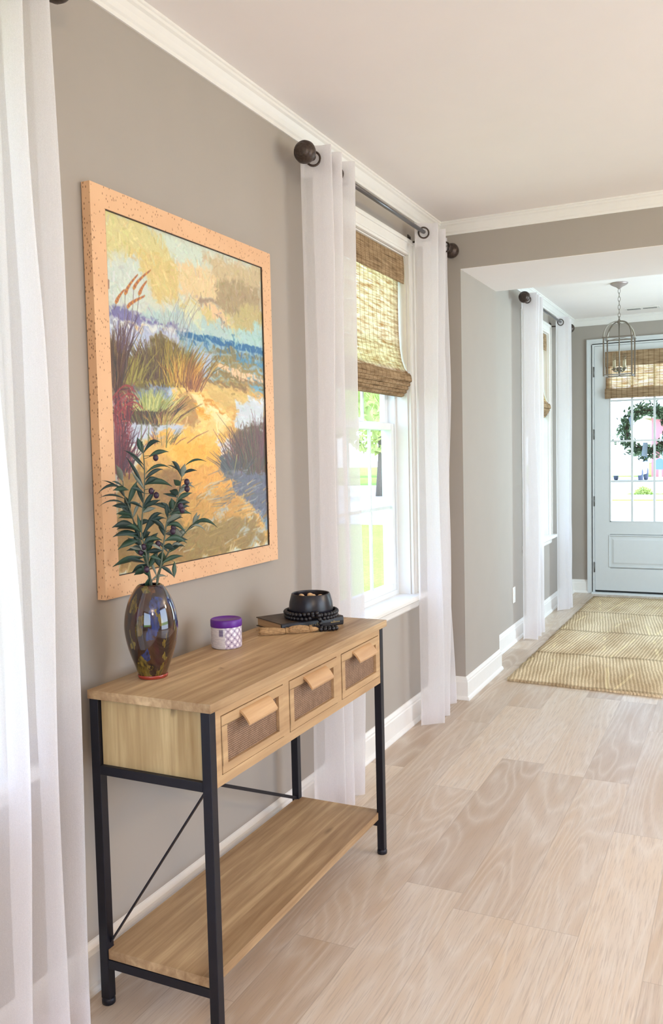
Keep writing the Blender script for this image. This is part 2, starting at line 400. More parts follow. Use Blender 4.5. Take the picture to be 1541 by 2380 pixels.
# ------------------------------------------------------------------ windows
def build_window(x0):
    """a double-hung window in the left wall; x0 is the face of the wall"""
    w_ = shell('window_1', (x0,(WY0+WY1)/2,WZ0))
    def P(bm, name, mat, par=w_, bevel=0): return bm.build(name, mat, par, bevel)
    xf = x0-.062
    # liner of the opening
    b = MB(); b.box(x0-.139,x0+.001,WY1-.003,WY1+.002,WZ0,WZ1-.003); b.box(x0-.139,x0+.001,WY0-.002,WY0+.003,WZ0,WZ1-.003); b.box(x0-.139,x0+.001,WY0-.002,WY1+.002,WZ1-.003,WZ1+.002)
    P(b,'jamb',M['trim'])
    # casing with raised outer band
    b = MB(); a0,a1,zt = WY0-.005, WY1+.005, WZ1+.005; cw = .075
    for (ya,yb,za,zb) in ((a1,a1+cw,WZ0,zt+cw),(a0-cw,a0,WZ0,zt+cw),(a0,a1,zt,zt+cw)): b.box(x0,x0+.016,ya,yb,za,zb)
    for (ya,yb,za,zb) in ((a1+cw-.018,a1+cw,WZ0,zt+cw),(a0-cw,a0-cw+.018,WZ0,zt+cw),(a0-cw+.018,a1+cw-.018,zt+cw-.018,zt+cw)): b.box(x0+.016,x0+.024,ya,yb,za,zb)
    for (ya,yb,za,zb) in ((a1+.012,a1+.022,WZ0,zt+.012),(a0-.022,a0-.012,WZ0,zt+.012),(a0-.012,a1+.012,zt+.012,zt+.022)): b.box(x0+.016,x0+.020,ya,yb,za,zb)
    P(b,'casing',M['trim'],bevel=.0015)
    P(MB().prism([(x0-.138,WZ0-.024),(x0+.052,WZ0-.024),(x0+.058,WZ0-.018),(x0+.058,WZ0-.006),(x0+.052,WZ0+.003),(x0-.138,WZ0+.003)],'y',a0-cw-.018,a1+cw+.018),'window_sill',M['trim'])
    P(MB().prism([(x0,WZ0-.074),(x0+.008,WZ0-.074),(x0+.014,WZ0-.066),(x0+.016,WZ0-.034),(x0+.024,WZ0-.024),(x0,WZ0-.024)],'y',a0-cw,a1+cw),'apron',M['trim'])
    # vinyl frame
    fw = .022; b = MB()
    b.box(xf-.075,xf,WY0,WY0+fw,WZ0,WZ1); b.box(xf-.075,xf,WY1-fw,WY1,WZ0,WZ1); b.box(xf-.075,xf,WY0+fw,WY1-fw,WZ1-fw,WZ1); b.box(xf-.075,xf,WY0+fw,WY1-fw,WZ0,WZ0+.026)
    P(b,'frame',M['vinyl'],bevel=.0015)
    def sash(xa,xb,za,zb,name):
        ya,yb = WY0+fw, WY1-fw; st = .036
        b = MB(); b.box(xa,xb,ya,ya+st,za,zb); b.box(xa,xb,yb-st,yb,za,zb); b.box(xa,xb,ya+st,yb-st,zb-.034,zb); b.box(xa,xb,ya+st,yb-st,za,za+.040)
        s_ = P(b,name,M['vinyl'],bevel=.002)
        g0,g1,h0,h1 = ya+st, yb-st, za+.040, zb-.034
        b = MB(); xm = (xa+xb)/2
        for k in (1,2): yy = g0+(g1-g0)*k/3; b.box(xm-.006,xm+.006,yy-.0075,yy+.0075,h0,h1)
        zz = (h0+h1)/2; b.box(xm-.0055,xm+.0055,g0,g1,zz-.0075,zz+.0075)
        b.build('muntin_grid',M['vinyl'],s_)
        MB().box(xm+.0065,xm+.0085,g0-.004,g1+.004,h0-.004,h1+.004).build('glass_pane',M['glass'],s_)
    sash(xf-.034,xf-.006,WZ0+.024,1.528,'lower_sash')
    sash(xf-.066,xf-.038,1.494,WZ1-.020,'upper_sash')
    b = MB(); b.box(xf-.006,xf+.006,3.60,3.66,1.528,1.537); b.tube([(xf-.002,3.63,1.537),(xf-.002,3.63,1.545)],.008,10); P(b,'sash_lock',M['vinyl'])
    return w_
win = build_window(0.0); win.name = 'window_2'
w1 = dup(win, (0,SHIFT[0],0)); w1.name = 'window_1'
w3 = dup(win, (.026,SHIFT[2],0)); w3.name = 'window_3'

# ------------------------------------------------------------------ woven shades
def build_shade(x0):
    y0, y1 = WY0+.014, WY1-.014
    r = thing('roman_shade', 'woven grass shade half lowered in the window beside the console table', 'window shade', (x0,(y0+y1)/2,WZ1-.004))
    MB().box(x0-.045,x0-.008,y0,y1,WZ1-.030,WZ1-.001).build('head_rail', M['trim'], r)
    # valance, a slightly wavy board of weave hanging in front
    vs = []; n = 24; fs = []
    for i in range(n+1):
        y = y0+(y1-y0)*i/n
        for j, z in enumerate((WZ1-.004, WZ1-.05, WZ1-.10, WZ1-.138)):
            vs.append((x0-.004+.003*math.sin(j*1.1+y*3), y, z))
    m_ = len(vs)
    vs += [(x-.003,y,z) for x,y,z in vs]
    for i in range(n):
        for j in range(3):
            a = i*4+j; fs += [(a,a+4,a+5,a+1), (m_+a,m_+a+1,m_+a+5,m_+a+4)]
    MB().add(vs,fs,True).build('valance', M['valance_y'], r)
    # the panel falls straight, then swings out over the folds
    prof = [(-.034,WZ1-.03),(-.034,2.10),(-.033,1.98),(-.030,1.90),(-.022,1.84),(-.008,1.80),(.012,1.772),(.026,1.755)]
    vs = []; fs = []; n = 30
    for i in range(n+1):
        t = i/n; 
        for (dx,z) in prof: vs.append((x0+dx+.002*math.sin(t*9+z*4), y0+(y1-y0)*t+.0035*math.sin(z*13+3*t)*(1 if t>.5 else -1), z))
    k = len(prof)
    for i in range(n):
        for j in range(k-1): a = i*k+j; fs.append((a,a+k,a+k+1,a+1))
    MB().add(vs,fs,True).build('shade_panel', M['shade_y'], r)
    # the gathered folds, one loop under the other
    for q,(za,zb,xa,xb) in enumerate([(1.772,1.728,-.030,.032),(1.745,1.708,-.034,.024),(1.726,1.690,-.038,.014),(1.708,1.674,-.042,.004),(1.692,1.660,-.044,-.008)]):
        mid = (xa+xb)/2
        outl = [(xa,za),(xb-.012,za),(xb-.004,(za+zb)/2+.010),(xb,zb+.006),(xb-.004,zb),(mid,zb-.004),(xa,zb)]
        MB().prism(outl,'y',y0+.001*q,y1-.001*q).build('fold', M['valance_y'], r, bevel=.002)
    return r
shade = build_shade(0.0)
sh3 = dup(shade, (.026,SHIFT[2],0), 'woven grass shade half lowered in the far hall window, between the hall curtains')

# ------------------------------------------------------------------ curtains, rods
def smooth_path(ctrl, sub=8):
    P = [Vector((p[0],p[1],0)) for p in ctrl]; P = [2*P[0]-P[1]]+P+[2*P[-1]-P[-2]]; out_ = []
    for i in range(1, len(P)-2):
        for k in range(sub):
            t = k/sub; a,b_,c,d = P[i-1],P[i],P[i+1],P[i+2]
            out_.append(.5*((2*b_)+(c-a)*t+(2*a-5*b_+4*c-d)*t*t+(3*b_-a-3*c+d)*t**3))
    out_.append(P[-2]); return [(p.x,p.y) for p in out_]
RZ = 2.455
def curtain(name, label, ctrl, xbase, off, seed, zb=.012, grp=None):
    rs_ = random.Random(seed); path = smooth_path([(y+off,x+xbase) for (y,x) in ctrl])
    n = len(path); rows = 44; vs = []; fs = []
    yc = sum(p[0] for p in path)/n; xc = sum(p[1] for p in path)/n
    ph = [rs_.uniform(0,6.28) for _ in range(6)]
    for r_ in range(rows+1):
        t = r_/rows; z = 2.497-(2.497-zb)*t
        for i,(y,x) in enumerate(path):
            s = i/(n-1)
            sw = (.010*math.sin(2.3*t*3.1+ph[0]+s*5)+.006*math.sin(t*9+ph[1]+s*9))*min(1,t*3)
            sy = (.012*math.sin(t*2.7+ph[2]+s*2.5)+.004*math.sin(t*11+ph[3]+s*13))*min(1,t*3)
            # folds open slightly towards the hem
            k = 1+.05*t; xx = xc+(x-xc)*(1-.06*math.sin(t*3.1))+sw; yy = yc+(y-yc)*k+sy
            zz = z+(.006*math.sin(s*17+ph[4]) if r_ == rows else 0)
            xx = max(xx, xbase+.010 + .058)
            vs.append((xx,yy,zz))
    for r_ in range(rows):
        for i in range(n-1): a = r_*n+i; fs.append((a,a+1,a+n+1,a+n))
    loc = (xc,yc,0)
    root = thing(name, label, 'curtain', loc, grp)
    MB().add(vs,fs,True).build('curtain_fabric', M['sheer'], root)
    # stitched heading and hem: a second layer of cloth
    for nm,(ra,rb_) in {'heading':(0,2),'hem':(rows-2,rows)}.items():
        v2 = []; f2 = []
        for r_ in range(ra,rb_+1):
            for i in range(n): x,y,z = vs[r_*n+i]; v2.append((x+.0012,y-.0012,z))
        for r_ in range(rb_-ra):
            for i in range(n-1): a = r_*n+i; f2.append((a,a+1,a+n+1,a+n))
        MB().add(v2,f2,True).build(nm, M['sheer'], root)
    # metal grommets where the cloth crosses the rod
    for i in range(n-1):
        (ya,xa),(yb,xb) = path[i],path[i+1]; xr = xbase+.10
        if (xa-xr)*(xb-xr) <= 0 and abs(xb-xa) > 1e-6:
            yy = ya+(yb-ya)*(xr-xa)/(xb-xa); d = Vector((xb-xa,yb-ya,0)).normalized(); nn = Vector((-d.y,d.x,0))
            pts = [Vector((xr,yy,RZ-.004))+.0255*(math.cos(a)*d+math.sin(a)*Vector((0,0,1))) for a in [2*math.pi*k/24 for k in range(24)]]
            g = MB().tube(pts,.0045,8,closed=True).build('grommet', M['bronze'], root)
    return root
B_ = [(2.842,.02),(2.862,.06),(2.892,.12),(2.900,.165),(2.925,.11),(2.945,.03),(2.968,.10),(2.992,.165),(3.028,.09),(3.052,.03),(3.080,.10),(3.112,.165),(3.150,.10),(3.172,.03),(3.20,.05)]
C_ = [(4.045,.02),(4.068,.07),(4.104,.13),(4.112,.165),(4.150,.10),(4.180,.03),(4.215,.10),(4.250,.16),(4.290,.10),(4.315,.03),(4.335,.08),(4.350,.12),(4.375,.08),(4.395,.04),(4.415,.09),(4.425,.11),(4.43,.07)]
A_ = [(1.155,.02),(1.17,.10),(1.19,.165),(1.22,.10),(1.25,.03),(1.28,.10),(1.305,.165),(1.335,.10),(1.36,.03),(1.385,.10),(1.408,.165),(1.432,.10),(1.452,.035),(1.474,.10),(1.498,.150),(1.520,.10),(1.526,.05)]
SH = 0
curtain('curtain','sheer white curtain panel at the left edge of the photo',A_,0,0,1)
SH = 0
curtain('curtain','sheer white grommet curtain hanging between the picture and the near window',B_,0,0,2)
curtain('curtain','sheer white curtain beside the corner of the beige pillar, right of the near window',C_,0,0,3)
curtain('curtain','nearer sheer white curtain in the far hall, over the left side of its window',B_,.026,3.33,4)
SH = 0
curtain('curtain','farther sheer white curtain in the far hall, close to the front door wall',C_,.026,3.37,5)

FIN = [(0,.0),(.013,.0),(.013,.006),(.010,.009),(.014,.014),(.018,.020),(.017,.026),(.015,.030),(.026,.035),(.036,.045),(.0405,.060),(.038,.076),(.031,.088),(.025,.090),(.026,.093),(.021,.097),(.0,.099)]
def rod(label, x0, ya, yb):
    r = thing('curtain_rod', label, 'curtain rod', (x0+.10,(ya+yb)/2,RZ))
    x = x0+.10
    MB().tube([(x,ya,RZ),(x,yb,RZ)],.0095,16).build('pole', M['rod'], r)
    for (yy,sg) in ((ya,-1),(yb,1)):
        Mx = Matrix.Translation((x,yy,RZ))@Matrix.Rotation(math.pi/2*(-sg),4,'X')
        MB().lathe(FIN, n=28, M=Mx).build('finial', M['bronze'], r)
    for yy in (ya+.30, yb-.33):
        b = MB(); b.tube([(x0+.006,yy,RZ-.028),(x-.006,yy,RZ-.028)],.005,8); b.tube([(x0+.007,yy,RZ-.045),(x0+.007,yy,RZ+.0)],.007,8)
        pts = [(x+.014*math.cos(a),yy,RZ+.014*math.sin(a)-.001) for a in [math.pi*(1+k/10) for k in range(11)]]
        b.tube(pts,.004,8); b.box(x0+.0005,x0+.004,yy-.012,yy+.012,RZ-.055,RZ+.010)
        b.build('bracket', M['bronze'], r)
    return r
rod('curtain rod with round bronze end knob over the near window', 0, 2.880, 4.470)
rod('curtain rod over the window behind the leftmost curtain, only its dark knob showing', 0, -.20, 1.515)
rod('curtain rod with dark round knob over the far hall window', .026, 6.19, 7.83)

# ------------------------------------------------------------------ console table
TY0, TY1, TXB, TXF, TZ = 1.618, 2.696, .070, .430, .810
LB = (.066,.092); LF = (.394,.419); LY0 = (1.629,1.654); LY1 = (2.660,2.685)
t_ = thing('console_table', 'wooden console table with three rattan drawers on a black metal frame', 'table', ((TXB+TXF)/2,(TY0+TY1)/2,0))
def weave_mat():
    b = NB('rattan_weave'); t = b.n('ShaderNodeTexCoord'); sp = b.n('ShaderNodeSeparateXYZ'); b.l(t.outputs['Object'], sp.inputs[0])
    Y, Z = sp.outputs[1], sp.outputs[2]; u = b.math('DIVIDE', Y, .0062); v = b.math('DIVIDE', Z, .0052)
    fu = b.math('ABSOLUTE', b.math('SUBTRACT', b.math('FRACT', u), .5)); fv = b.math('ABSOLUTE', b.math('SUBTRACT', b.math('FRACT', v), .5))
    par = b.math('MODULO', b.math('ABSOLUTE', b.math('ADD', b.math('FLOOR', u), b.math('FLOOR', v))), 2.0)
    h = b.mix(par, b.math('SUBTRACT', .5, fu), b.math('SUBTRACT', .5, fv))
    c = b.coord(); n = b.noise(c, 60, 2)
    col = b.ramp(h, [(.06, lin(44,30,24)), (.22, lin(122,92,72)), (.44, lin(186,154,126))])
    col = b.mix(b.ramp(n, [(.4, bw(0)), (.7, bw(.5))]), col, lin(104,78,58))
    return b.done(b.bsdf(col, .6, 0, b.bump(h, .6, .001), .3))
M['weave'] = weave_mat()
MB().box(TXB,TXF,TY0,TY1,TZ-.022,TZ).build('tabletop', M['oak_y'], t_, bevel=.0015)
for (xa,xb) in (LB,LF):
    for (ya,yb) in (LY0,LY1):
        lg = MB().box(xa,xb,ya,yb,.016,TZ-.022).build('leg', M['black'], t_, bevel=.0015)
        MB().lathe([(.015,.0),(.017,.002),(.017,.012),(.0145,.018)], ((xa+xb)/2,(ya+yb)/2,0), 20).build('foot', M['black'], lg)
for (ya,yb) in (LY0,LY1):
    MB().box(LB[1],LF[0],ya,yb-.002,.596,.619).build('rail', M['black'], t_, bevel=.001)
    MB().box(LB[1],LF[0],ya+.001,yb-.003,.098,.121).build('rail', M['black'], t_, bevel=.001)
MB().bar((LF[0],1.645,.596),(LB[1],1.645,.162),.009,.004).build('brace', M['black'], t_)
MB().bar((.084,1.654,.612),(.084,2.660,.150),.004,.011).build('brace', M['black'], t_)
sh = MB().box(.078,.3985,1.632,2.683,.1235,.147)
# notch the shelf around nothing: it simply sits between the legs, on the end rails
sh = MB().box(LB[1]+.001,LF[0]-.001,1.632,2.683,.1225,.147); sh.box(.080,LB[1]+.001,1.6555,2.6585,.1225,.147); sh.box(LF[0]-.001,.4005,1.6555,2.6585,.1225,.147)
sh.build('lower_shelf', M['oak_y'], t_)
# carcass: two end panels, back, bottom, and the face frame round the drawers
cb = MB(); z0, z1 = .600, TZ-.022
BX = MB(); BX.box(.094,.392,1.640,1.650,.6195,z1); BX.build('end_panel', M['oak_z'], t_)
BX = MB(); BX.box(.094,.392,2.664,2.676,.6195,z1); BX.build('end_panel', M['oak_z'], t_)
MB().box(.070,.080,1.656,2.658,z0,z1).build('back_panel', M['oak_y'], t_)
MB().box(.080,.402,1.656,2.658,z0+.004,z0+.014).build('bottom_panel', M['oak_y'], t_)
DR = [(1.679,1.979),(2.016,2.316),(2.351,2.645)]; dz0, dz1 = .626, .764
fr = MB(); fr.box(.402,.4175,1.6555,2.6585,z0,dz0-.002); fr.box(.402,.4175,1.6555,2.6585,dz1+.002,z1)
for a, c in ((1.6555,DR[0][0]-.002),(DR[0][1]+.002,DR[1][0]-.002),(DR[1][1]+.002,DR[2][0]-.002),(DR[2][1]+.002,2.6585)): fr.box(.402,.4175,a,c,dz0-.002,dz1+.002)
fr.build('face_frame', M['oak_fr'], t_)
for k,(a,c) in enumerate(DR):
    d = MB(); fwd = .024; xo, xi = .4195, .404
    d.box(xi,xo,a,c,dz0,dz0+fwd-.004); d.box(xi,xo,a,c,dz1-fwd,dz1); d.box(xi,xo,a,a+fwd,dz0+fwd-.004,dz1-fwd); d.box(xi,xo,c-fwd,c,dz0+fwd-.004,dz1-fwd)
    dr = d.build('drawer', M['oak_fr'], t_, bevel=.001)
    MB().box(.150,.402,a+.006,c-.006,dz0+.004,dz1-.010).build('drawer_box', M['oak_fr'], dr)
    MB().box(.4045,.410,a+fwd,c-fwd,dz0+fwd-.004,dz1-fwd).build('rattan_panel', M['weave'], dr)
    # scooped wooden pull that curls out and down from the drawer's top rail
    yc = (a+c)/2; hw = .070; outer = []; inner = []
    for i in range(11):
        u = i/10; outer.append((xo-.002+.030*u, dz1-.006-.030*u**1.7))
    inner = [(x-.002,z-.0055) for (x,z) in outer][::-1]
    h = MB().prism([(max(x,xo-.002),z) for x,z in outer+inner],'y',yc-hw,yc+hw)
    h.build('drawer_pull', M['oak_h'], dr)

# ------------------------------------------------------------------ framed picture
PY0, PY1, PZ0, PZ1, FW_ = 1.748, 2.667, 1.0085, 2.0755, .0560
pic = thing('framed_picture', 'beach path painting in a wide speckled light wood frame on the wall', 'picture', (0,(PY0+PY1)/2,PZ0))
def frame_mat():
    b = NB('speckled_frame_wood'); c = b.coord((1,1,.55)); cc = b.coord()
    v = b.n('ShaderNodeTexVoronoi'); b.l(c, v.inputs['Vector']); v.inputs['Scale'].default_value = 170
    r_ = b.n('ShaderNodeSeparateColor'); b.l(v.outputs['Color'], r_.inputs[0])
    k = b.math('MULTIPLY', b.math('LESS_THAN', v.outputs['Distance'], .30), b.math('GREATER_THAN', r_.outputs[0], .40))
    n = b.noise(cc, 9, 3)
    col = b.mix(n, lin(212,166,128), lin(230,188,148)); col = b.mix(b.math('MULTIPLY', k, .7), col, lin(112,72,48))
    return b.done(b.bsdf(col, .5, 0, b.bump(k, -.3, .001), .3))
M['pframe'] = frame_mat()
xa, xb = .003, .030
b = MB()
# mitred: four trapezoids with a small step down to the canvas
def rail(p):   # p: four (y,z) corners
    n = 4; vs = [(xa,y,z) for y,z in p]+[(xb,y,z) for y,z in p]
    b.add(vs,[(3,2,1,0),(4,5,6,7)]+[(i,(i+1)%4,4+(i+1)%4,4+i) for i in range(4)])
iy0,iy1,iz0,iz1 = PY0+FW_,PY1-FW_,PZ0+FW_,PZ1-FW_
rail([(PY0,PZ0),(PY1,PZ0),(iy1,iz0),(iy0,iz0)]); rail([(PY0,PZ1),(iy0,iz1),(iy1,iz1),(PY1,PZ1)])
rail([(PY0,PZ0),(iy0,iz0),(iy0,iz1),(PY0,PZ1)]); rail([(PY1,PZ0),(PY1,PZ1),(iy1,iz1),(iy1,iz0)])
b.build('picture_frame', M['pframe'], pic)
e = .0022; b = MB()
for (a0,a1,c0,c1) in ((iy0,iy1,iz0,iz0+e),(iy0,iy1,iz1-e,iz1),(iy0,iy0+e,iz0,iz1),(iy1-e,iy1,iz0,iz1)): b.box(.012,.0285,a0,a1,c0,c1)
b.build('inner_lip', plain('dark_lip', lin(60,44,34), .6), pic)
# ---- the beach picture: painted stroke by stroke into an array of sRGB colours --------------
PW, PH = 360, 426
def make_painting():
    rs = np.random.RandomState(5)
    src = np.array([(150,205),(1028,515),(1085,2062),(252,2235)], float)
    dst = np.array([(0,0),(PW,0),(PW,PH),(0,PH)], float)
    A = []; b = []
    for (x,y),(u,v) in zip(src,dst):
        A.append([x,y,1,0,0,0,-u*x,-u*y]); b.append(u)
        A.append([0,0,0,x,y,1,-v*x,-v*y]); b.append(v)
    h = np.append(np.linalg.solve(np.array(A),np.array(b)),1).reshape(3,3)
    def T(p):
        q = h@np.array([p[0],p[1],1.0]); return q[0]/q[2], q[1]/q[2]
    img = np.zeros((PH,PW,3)); YY,XX = np.mgrid[0:PH,0:PW].astype(float)
    def noise(s, seed):
        r = np.random.RandomState(seed); gh,gw = int(PH/s)+3, int(PW/s)+3
        g = r.rand(gh,gw); y = YY/s; x = XX/s
        yi = y.astype(int); xi = x.astype(int); fy = y-yi; fx = x-xi
        fy = fy*fy*(3-2*fy); fx = fx*fx*(3-2*fx)
        return (g[yi,xi]*(1-fy)*(1-fx)+g[yi+1,xi]*fy*(1-fx)+g[yi,xi+1]*(1-fy)*fx+g[yi+1,xi+1]*fy*fx)-.5
    n1 = noise(14,1)+.5*noise(6,2); n2 = noise(14,3)+.5*noise(6,4)
    def poly(pts, col, feather=3, warp=14, a=1.0):
        P = [T(p) for p in pts]
        X = XX+n1*warp; Y = YY+n2*warp
        ins = np.zeros((PH,PW),bool); dm = np.full((PH,PW),1e9)
        for i in range(len(P)):
            (x1,y1),(x2,y2) = P[i],P[(i+1)%len(P)]
            if y1 != y2:
                c = ((y1>Y)!=(y2>Y)) & (X < (x2-x1)*(Y-y1)/(y2-y1)+x1); ins ^= c
            L = (x2-x1)**2+(y2-y1)**2+1e-9
            t = np.clip(((X-x1)*(x2-x1)+(Y-y1)*(y2-y1))/L,0,1)
            dm = np.minimum(dm,np.hypot(X-x1-t*(x2-x1),Y-y1-t*(y2-y1)))
        m = np.clip(.5+np.where(ins,dm,-dm)/feather,0,1)*a
        img[:] = img*(1-m[...,None])+np.array(col,float)*m[...,None]
    def dab(x1,y1,x2,y2,w,col,a=.8,w2=None):
        if w2 is None: w2 = w
        m = max(w,w2)+2
        xa,xb = int(max(0,min(x1,x2)-m)), int(min(PW,max(x1,x2)+m+1))
        ya,yb = int(max(0,min(y1,y2)-m)), int(min(PH,max(y1,y2)+m+1))
        if xb<=xa or yb<=ya: return
        X = XX[ya:yb,xa:xb]; Y = YY[ya:yb,xa:xb]
        L = (x2-x1)**2+(y2-y1)**2+1e-9
        t = np.clip(((X-x1)*(x2-x1)+(Y-y1)*(y2-y1))/L,0,1)
        d = np.hypot(X-x1-t*(x2-x1),Y-y1-t*(y2-y1))
        k = np.clip((w+(w2-w)*t)*.5-d+.5,0,1)*a
        img[ya:yb,xa:xb] = img[ya:yb,xa:xb]*(1-k[...,None])+np.array(col,float)*k[...,None]
    def line(p,q,w,col,a=.9,w2=None):
        (x1,y1),(x2,y2) = T(p),T(q); dab(x1,y1,x2,y2,w,col,a,w2)
    # sky
    poly([(0,0),(1300,0),(1300,2400),(0,2400)],(200,205,188),1,0)
    poly([(140,200),(480,320),(560,560),(480,700),(380,560),(300,430),(160,470)],(206,196,140),8)
    poly([(300,420),(560,480),(560,720),(470,700),(360,600)],(208,188,128),6)
    poly([(480,330),(700,420),(720,490),(640,520),(560,440),(500,390)],(200,212,196),5)
    poly([(150,480),(330,470),(400,560),(380,760),(180,740)],(196,206,196),6)
    poly([(560,470),(800,560),(840,720),(640,700),(560,600)],(220,196,152),7)
    poly([(700,430),(1030,520),(1030,640),(860,640),(760,560)],(196,178,142),8)
    poly([(760,620),(900,560),(1030,640),(1030,860),(900,800),(800,740)],(168,150,118),7)
    poly([(960,700),(1040,780),(1040,860),(900,870),(850,820)],(186,172,122),6)
    poly([(560,700),(860,760),(880,870),(800,850),(560,790)],(206,190,132),6)
    poly([(700,730),(840,770),(840,830),(760,800)],(224,190,150),4)
    poly([(760,780),(830,810),(800,825)],(150,140,130),3)
    poly([(640,690),(780,700),(800,730),(690,720)],(160,142,122),4,6)
    poly([(400,740),(620,760),(900,860),(1045,860),(1045,975),(560,880),(380,830)],(172,196,192),6)
    poly([(840,850),(1045,840),(1045,970),(860,930)],(168,200,196),5)
    poly([(610,740),(700,760),(690,840),(600,800)],(206,208,176),5)
    # far headland, dunes and sea
    poly([(178,750),(240,738),(350,760),(420,815),(600,850),(600,868),(380,838),(178,812)],(118,116,160),4,8)
    poly([(178,808),(420,840),(620,870),(620,900),(420,880),(178,862)],(212,216,212),4,6)
    poly([(300,830),(400,850),(380,885),(310,870)],(214,190,150),3,6)
    poly([(180,855),(640,890),(640,1150),(180,1300)],(176,184,208),6)
    poly([(560,872),(1048,968),(1060,1240),(700,1180),(600,980)],(142,172,186),4,5)
    poly([(560,872),(820,912),(1048,966),(1048,1004),(820,952),(580,905)],(52,106,152),2,3)
    for k in range(5):
        y = 985+k*42
        poly([(700+10*k,y-20),(880,y-12),(1050,y+42),(1052,y+62),(860,y+22),(720,y+6)],[(122,120,92),(140,126,82),(150,132,84),(138,118,72),(160,138,82)][k],3,10)
    poly([(650,960),(760,980),(720,1180),(640,1080)],(168,180,196),5)
    poly([(900,1010),(1050,1050),(1050,1070),(900,1035)],(88,142,176),3,5)
    poly([(950,1120),(1055,1170),(1058,1240),(980,1190)],(104,156,184),4,8)
    poly([(780,1050),(900,1085),(1050,1140),(1050,1158),(880,1110),(780,1070)],(226,190,150),2,5)
    poly([(880,1120),(1050,1168),(1050,1186),(900,1150)],(146,118,76),3,6)
    # sand
    poly([(480,1180),(700,1140),(1060,1220),(1070,1500),(1080,2062),(252,2235),(240,1900),(400,1500)],(208,162,88),6)
    poly([(690,1140),(980,1220),(960,1320),(820,1290),(700,1220)],(206,172,104),4)
    poly([(720,1130),(960,1190),(960,1215),(740,1160)],(140,112,70),3,8)
    poly([(700,1160),(900,1210),(980,1262),(880,1260),(740,1210)],(212,182,112),3,8)
    poly([(900,1270),(1058,1240),(1062,1420),(960,1480),(900,1420)],(196,204,210),5)
    poly([(960,1240),(1058,1262),(1058,1310),(980,1290)],(206,214,220),4)
    poly([(540,1180),(700,1200),(880,1330),(880,1420),(700,1440),(560,1400),(540,1260)],(238,196,118),5)
    poly([(600,1210),(680,1230),(860,1340),(880,1400),(800,1390),(700,1310)],(246,214,156),4)
    poly([(560,1240),(640,1220),(700,1330),(640,1420),(570,1360)],(176,138,84),5)
    poly([(660,1290),(740,1320),(760,1370),(690,1360)],(228,162,60),4)
    poly([(690,1220),(780,1270),(850,1330),(800,1320),(720,1270)],(210,148,62),3)
    poly([(480,1180),(560,1170),(540,1260),(470,1240)],(172,186,204),4)
    poly([(280,1380),(560,1370),(620,1420),(500,1470),(300,1520)],(184,194,208),5)
    poly([(420,1440),(520,1440),(500,1480),(430,1470)],(232,176,80),3)
    poly([(520,1440),(820,1430),(860,1500),(800,1620),(560,1640),(500,1520)],(236,184,88),6)
    poly([(540,1500),(800,1520),(800,1590),(560,1600)],(232,170,66),5)
    poly([(560,1620),(800,1600),(880,1700),(860,1800),(600,1790)],(216,158,74),6)
    poly([(780,1480),(900,1500),(900,1560),(820,1560)],(206,204,204),4)
    poly([(240,1640),(560,1640),(600,1900),(700,2140),(256,2232),(240,1900)],(150,118,68),8)
    poly([(560,1780),(860,1760),(960,1800),(900,1960),(640,2000)],(192,146,74),7)
    poly([(600,1960),(1000,1900),(1084,2050),(640,2150)],(146,122,72),8)
    poly([(480,1640),(560,1650),(640,1780),(600,1900),(500,1800)],(140,104,60),6)
    poly([(840,1700),(980,1690),(1060,1760),(1075,1900),(940,1830)],(196,160,96),5)
    for (x,y) in [(700,1800),(930,1800),(960,1900),(1020,1880),(900,2000),(960,2060),(740,1930),(880,1740),(800,1880),(1010,1990)]:
        poly([(x,y),(x+60,y-34),(x+80,y-20),(x+18,y+14)],(172,178,172),3,10,.8)
    # right bank and its blue shade
    poly([(800,1580),(900,1560),(1070,1440),(1078,1800),(960,1790),(850,1700)],(112,112,120),5)
    poly([(880,1640),(1076,1660),(1080,1900),(1020,1880),(900,1760)],(98,102,118),6)
    poly([(800,1590),(900,1600),(880,1660),(830,1640)],(88,94,100),4)
    poly([(1040,1880),(1083,1900),(1084,2000),(1060,1960)],(120,144,166),4)
    poly([(880,1470),(960,1400),(1066,1380),(1072,1640),(900,1620)],(104,84,66),6)
    # left banks
    poly([(186,900),(240,960),(360,1100),(420,1160),(330,1240),(200,1280)],(112,98,62),7)
    poly([(260,1010),(360,1060),(350,1160),(250,1140)],(142,134,66),5)
    poly([(370,980),(440,900),(560,930),(640,1000),(640,1160),(500,1180),(400,1150)],(112,96,62),6)
    poly([(470,1010),(600,980),(640,1080),(560,1180),(480,1150)],(152,132,58),5)
    poly([(600,1020),(690,1080),(700,1180),(640,1200),(590,1120)],(176,132,66),5)
    poly([(300,1180),(460,1170),(540,1190),(440,1290),(320,1300)],(110,124,146),6)
    poly([(320,1290),(460,1230),(520,1290),(520,1380),(420,1400),(310,1360)],(92,84,62),6)
    poly([(380,1240),(460,1220),(510,1300),(420,1320)],(160,160,96),5)
    poly([(205,1180),(320,1190),(300,1400),(290,1620),(225,1700)],(112,58,66),12,20,.7)
    # brush marks, each taking up the colour that lies near it
    base = img.copy()
    for _ in range(5200):
        x,y = rs.rand()*PW, rs.rand()*PH
        v = y/PH
        ang = (rs.randn()*.9+1.2) if v<.40 else (.15+rs.randn()*.3 if v<.56 else -.35+rs.randn()*.6)
        L = rs.uniform(3,11); jx,jy = x+rs.randn()*4, y+rs.randn()*4
        c = base[int(np.clip(jy,0,PH-1)),int(np.clip(jx,0,PW-1))]+rs.randn()*9+rs.randn(3)*4
        dab(x,y,x+math.cos(ang)*L,y+math.sin(ang)*L,rs.uniform(1.5,4.2),c,.6)
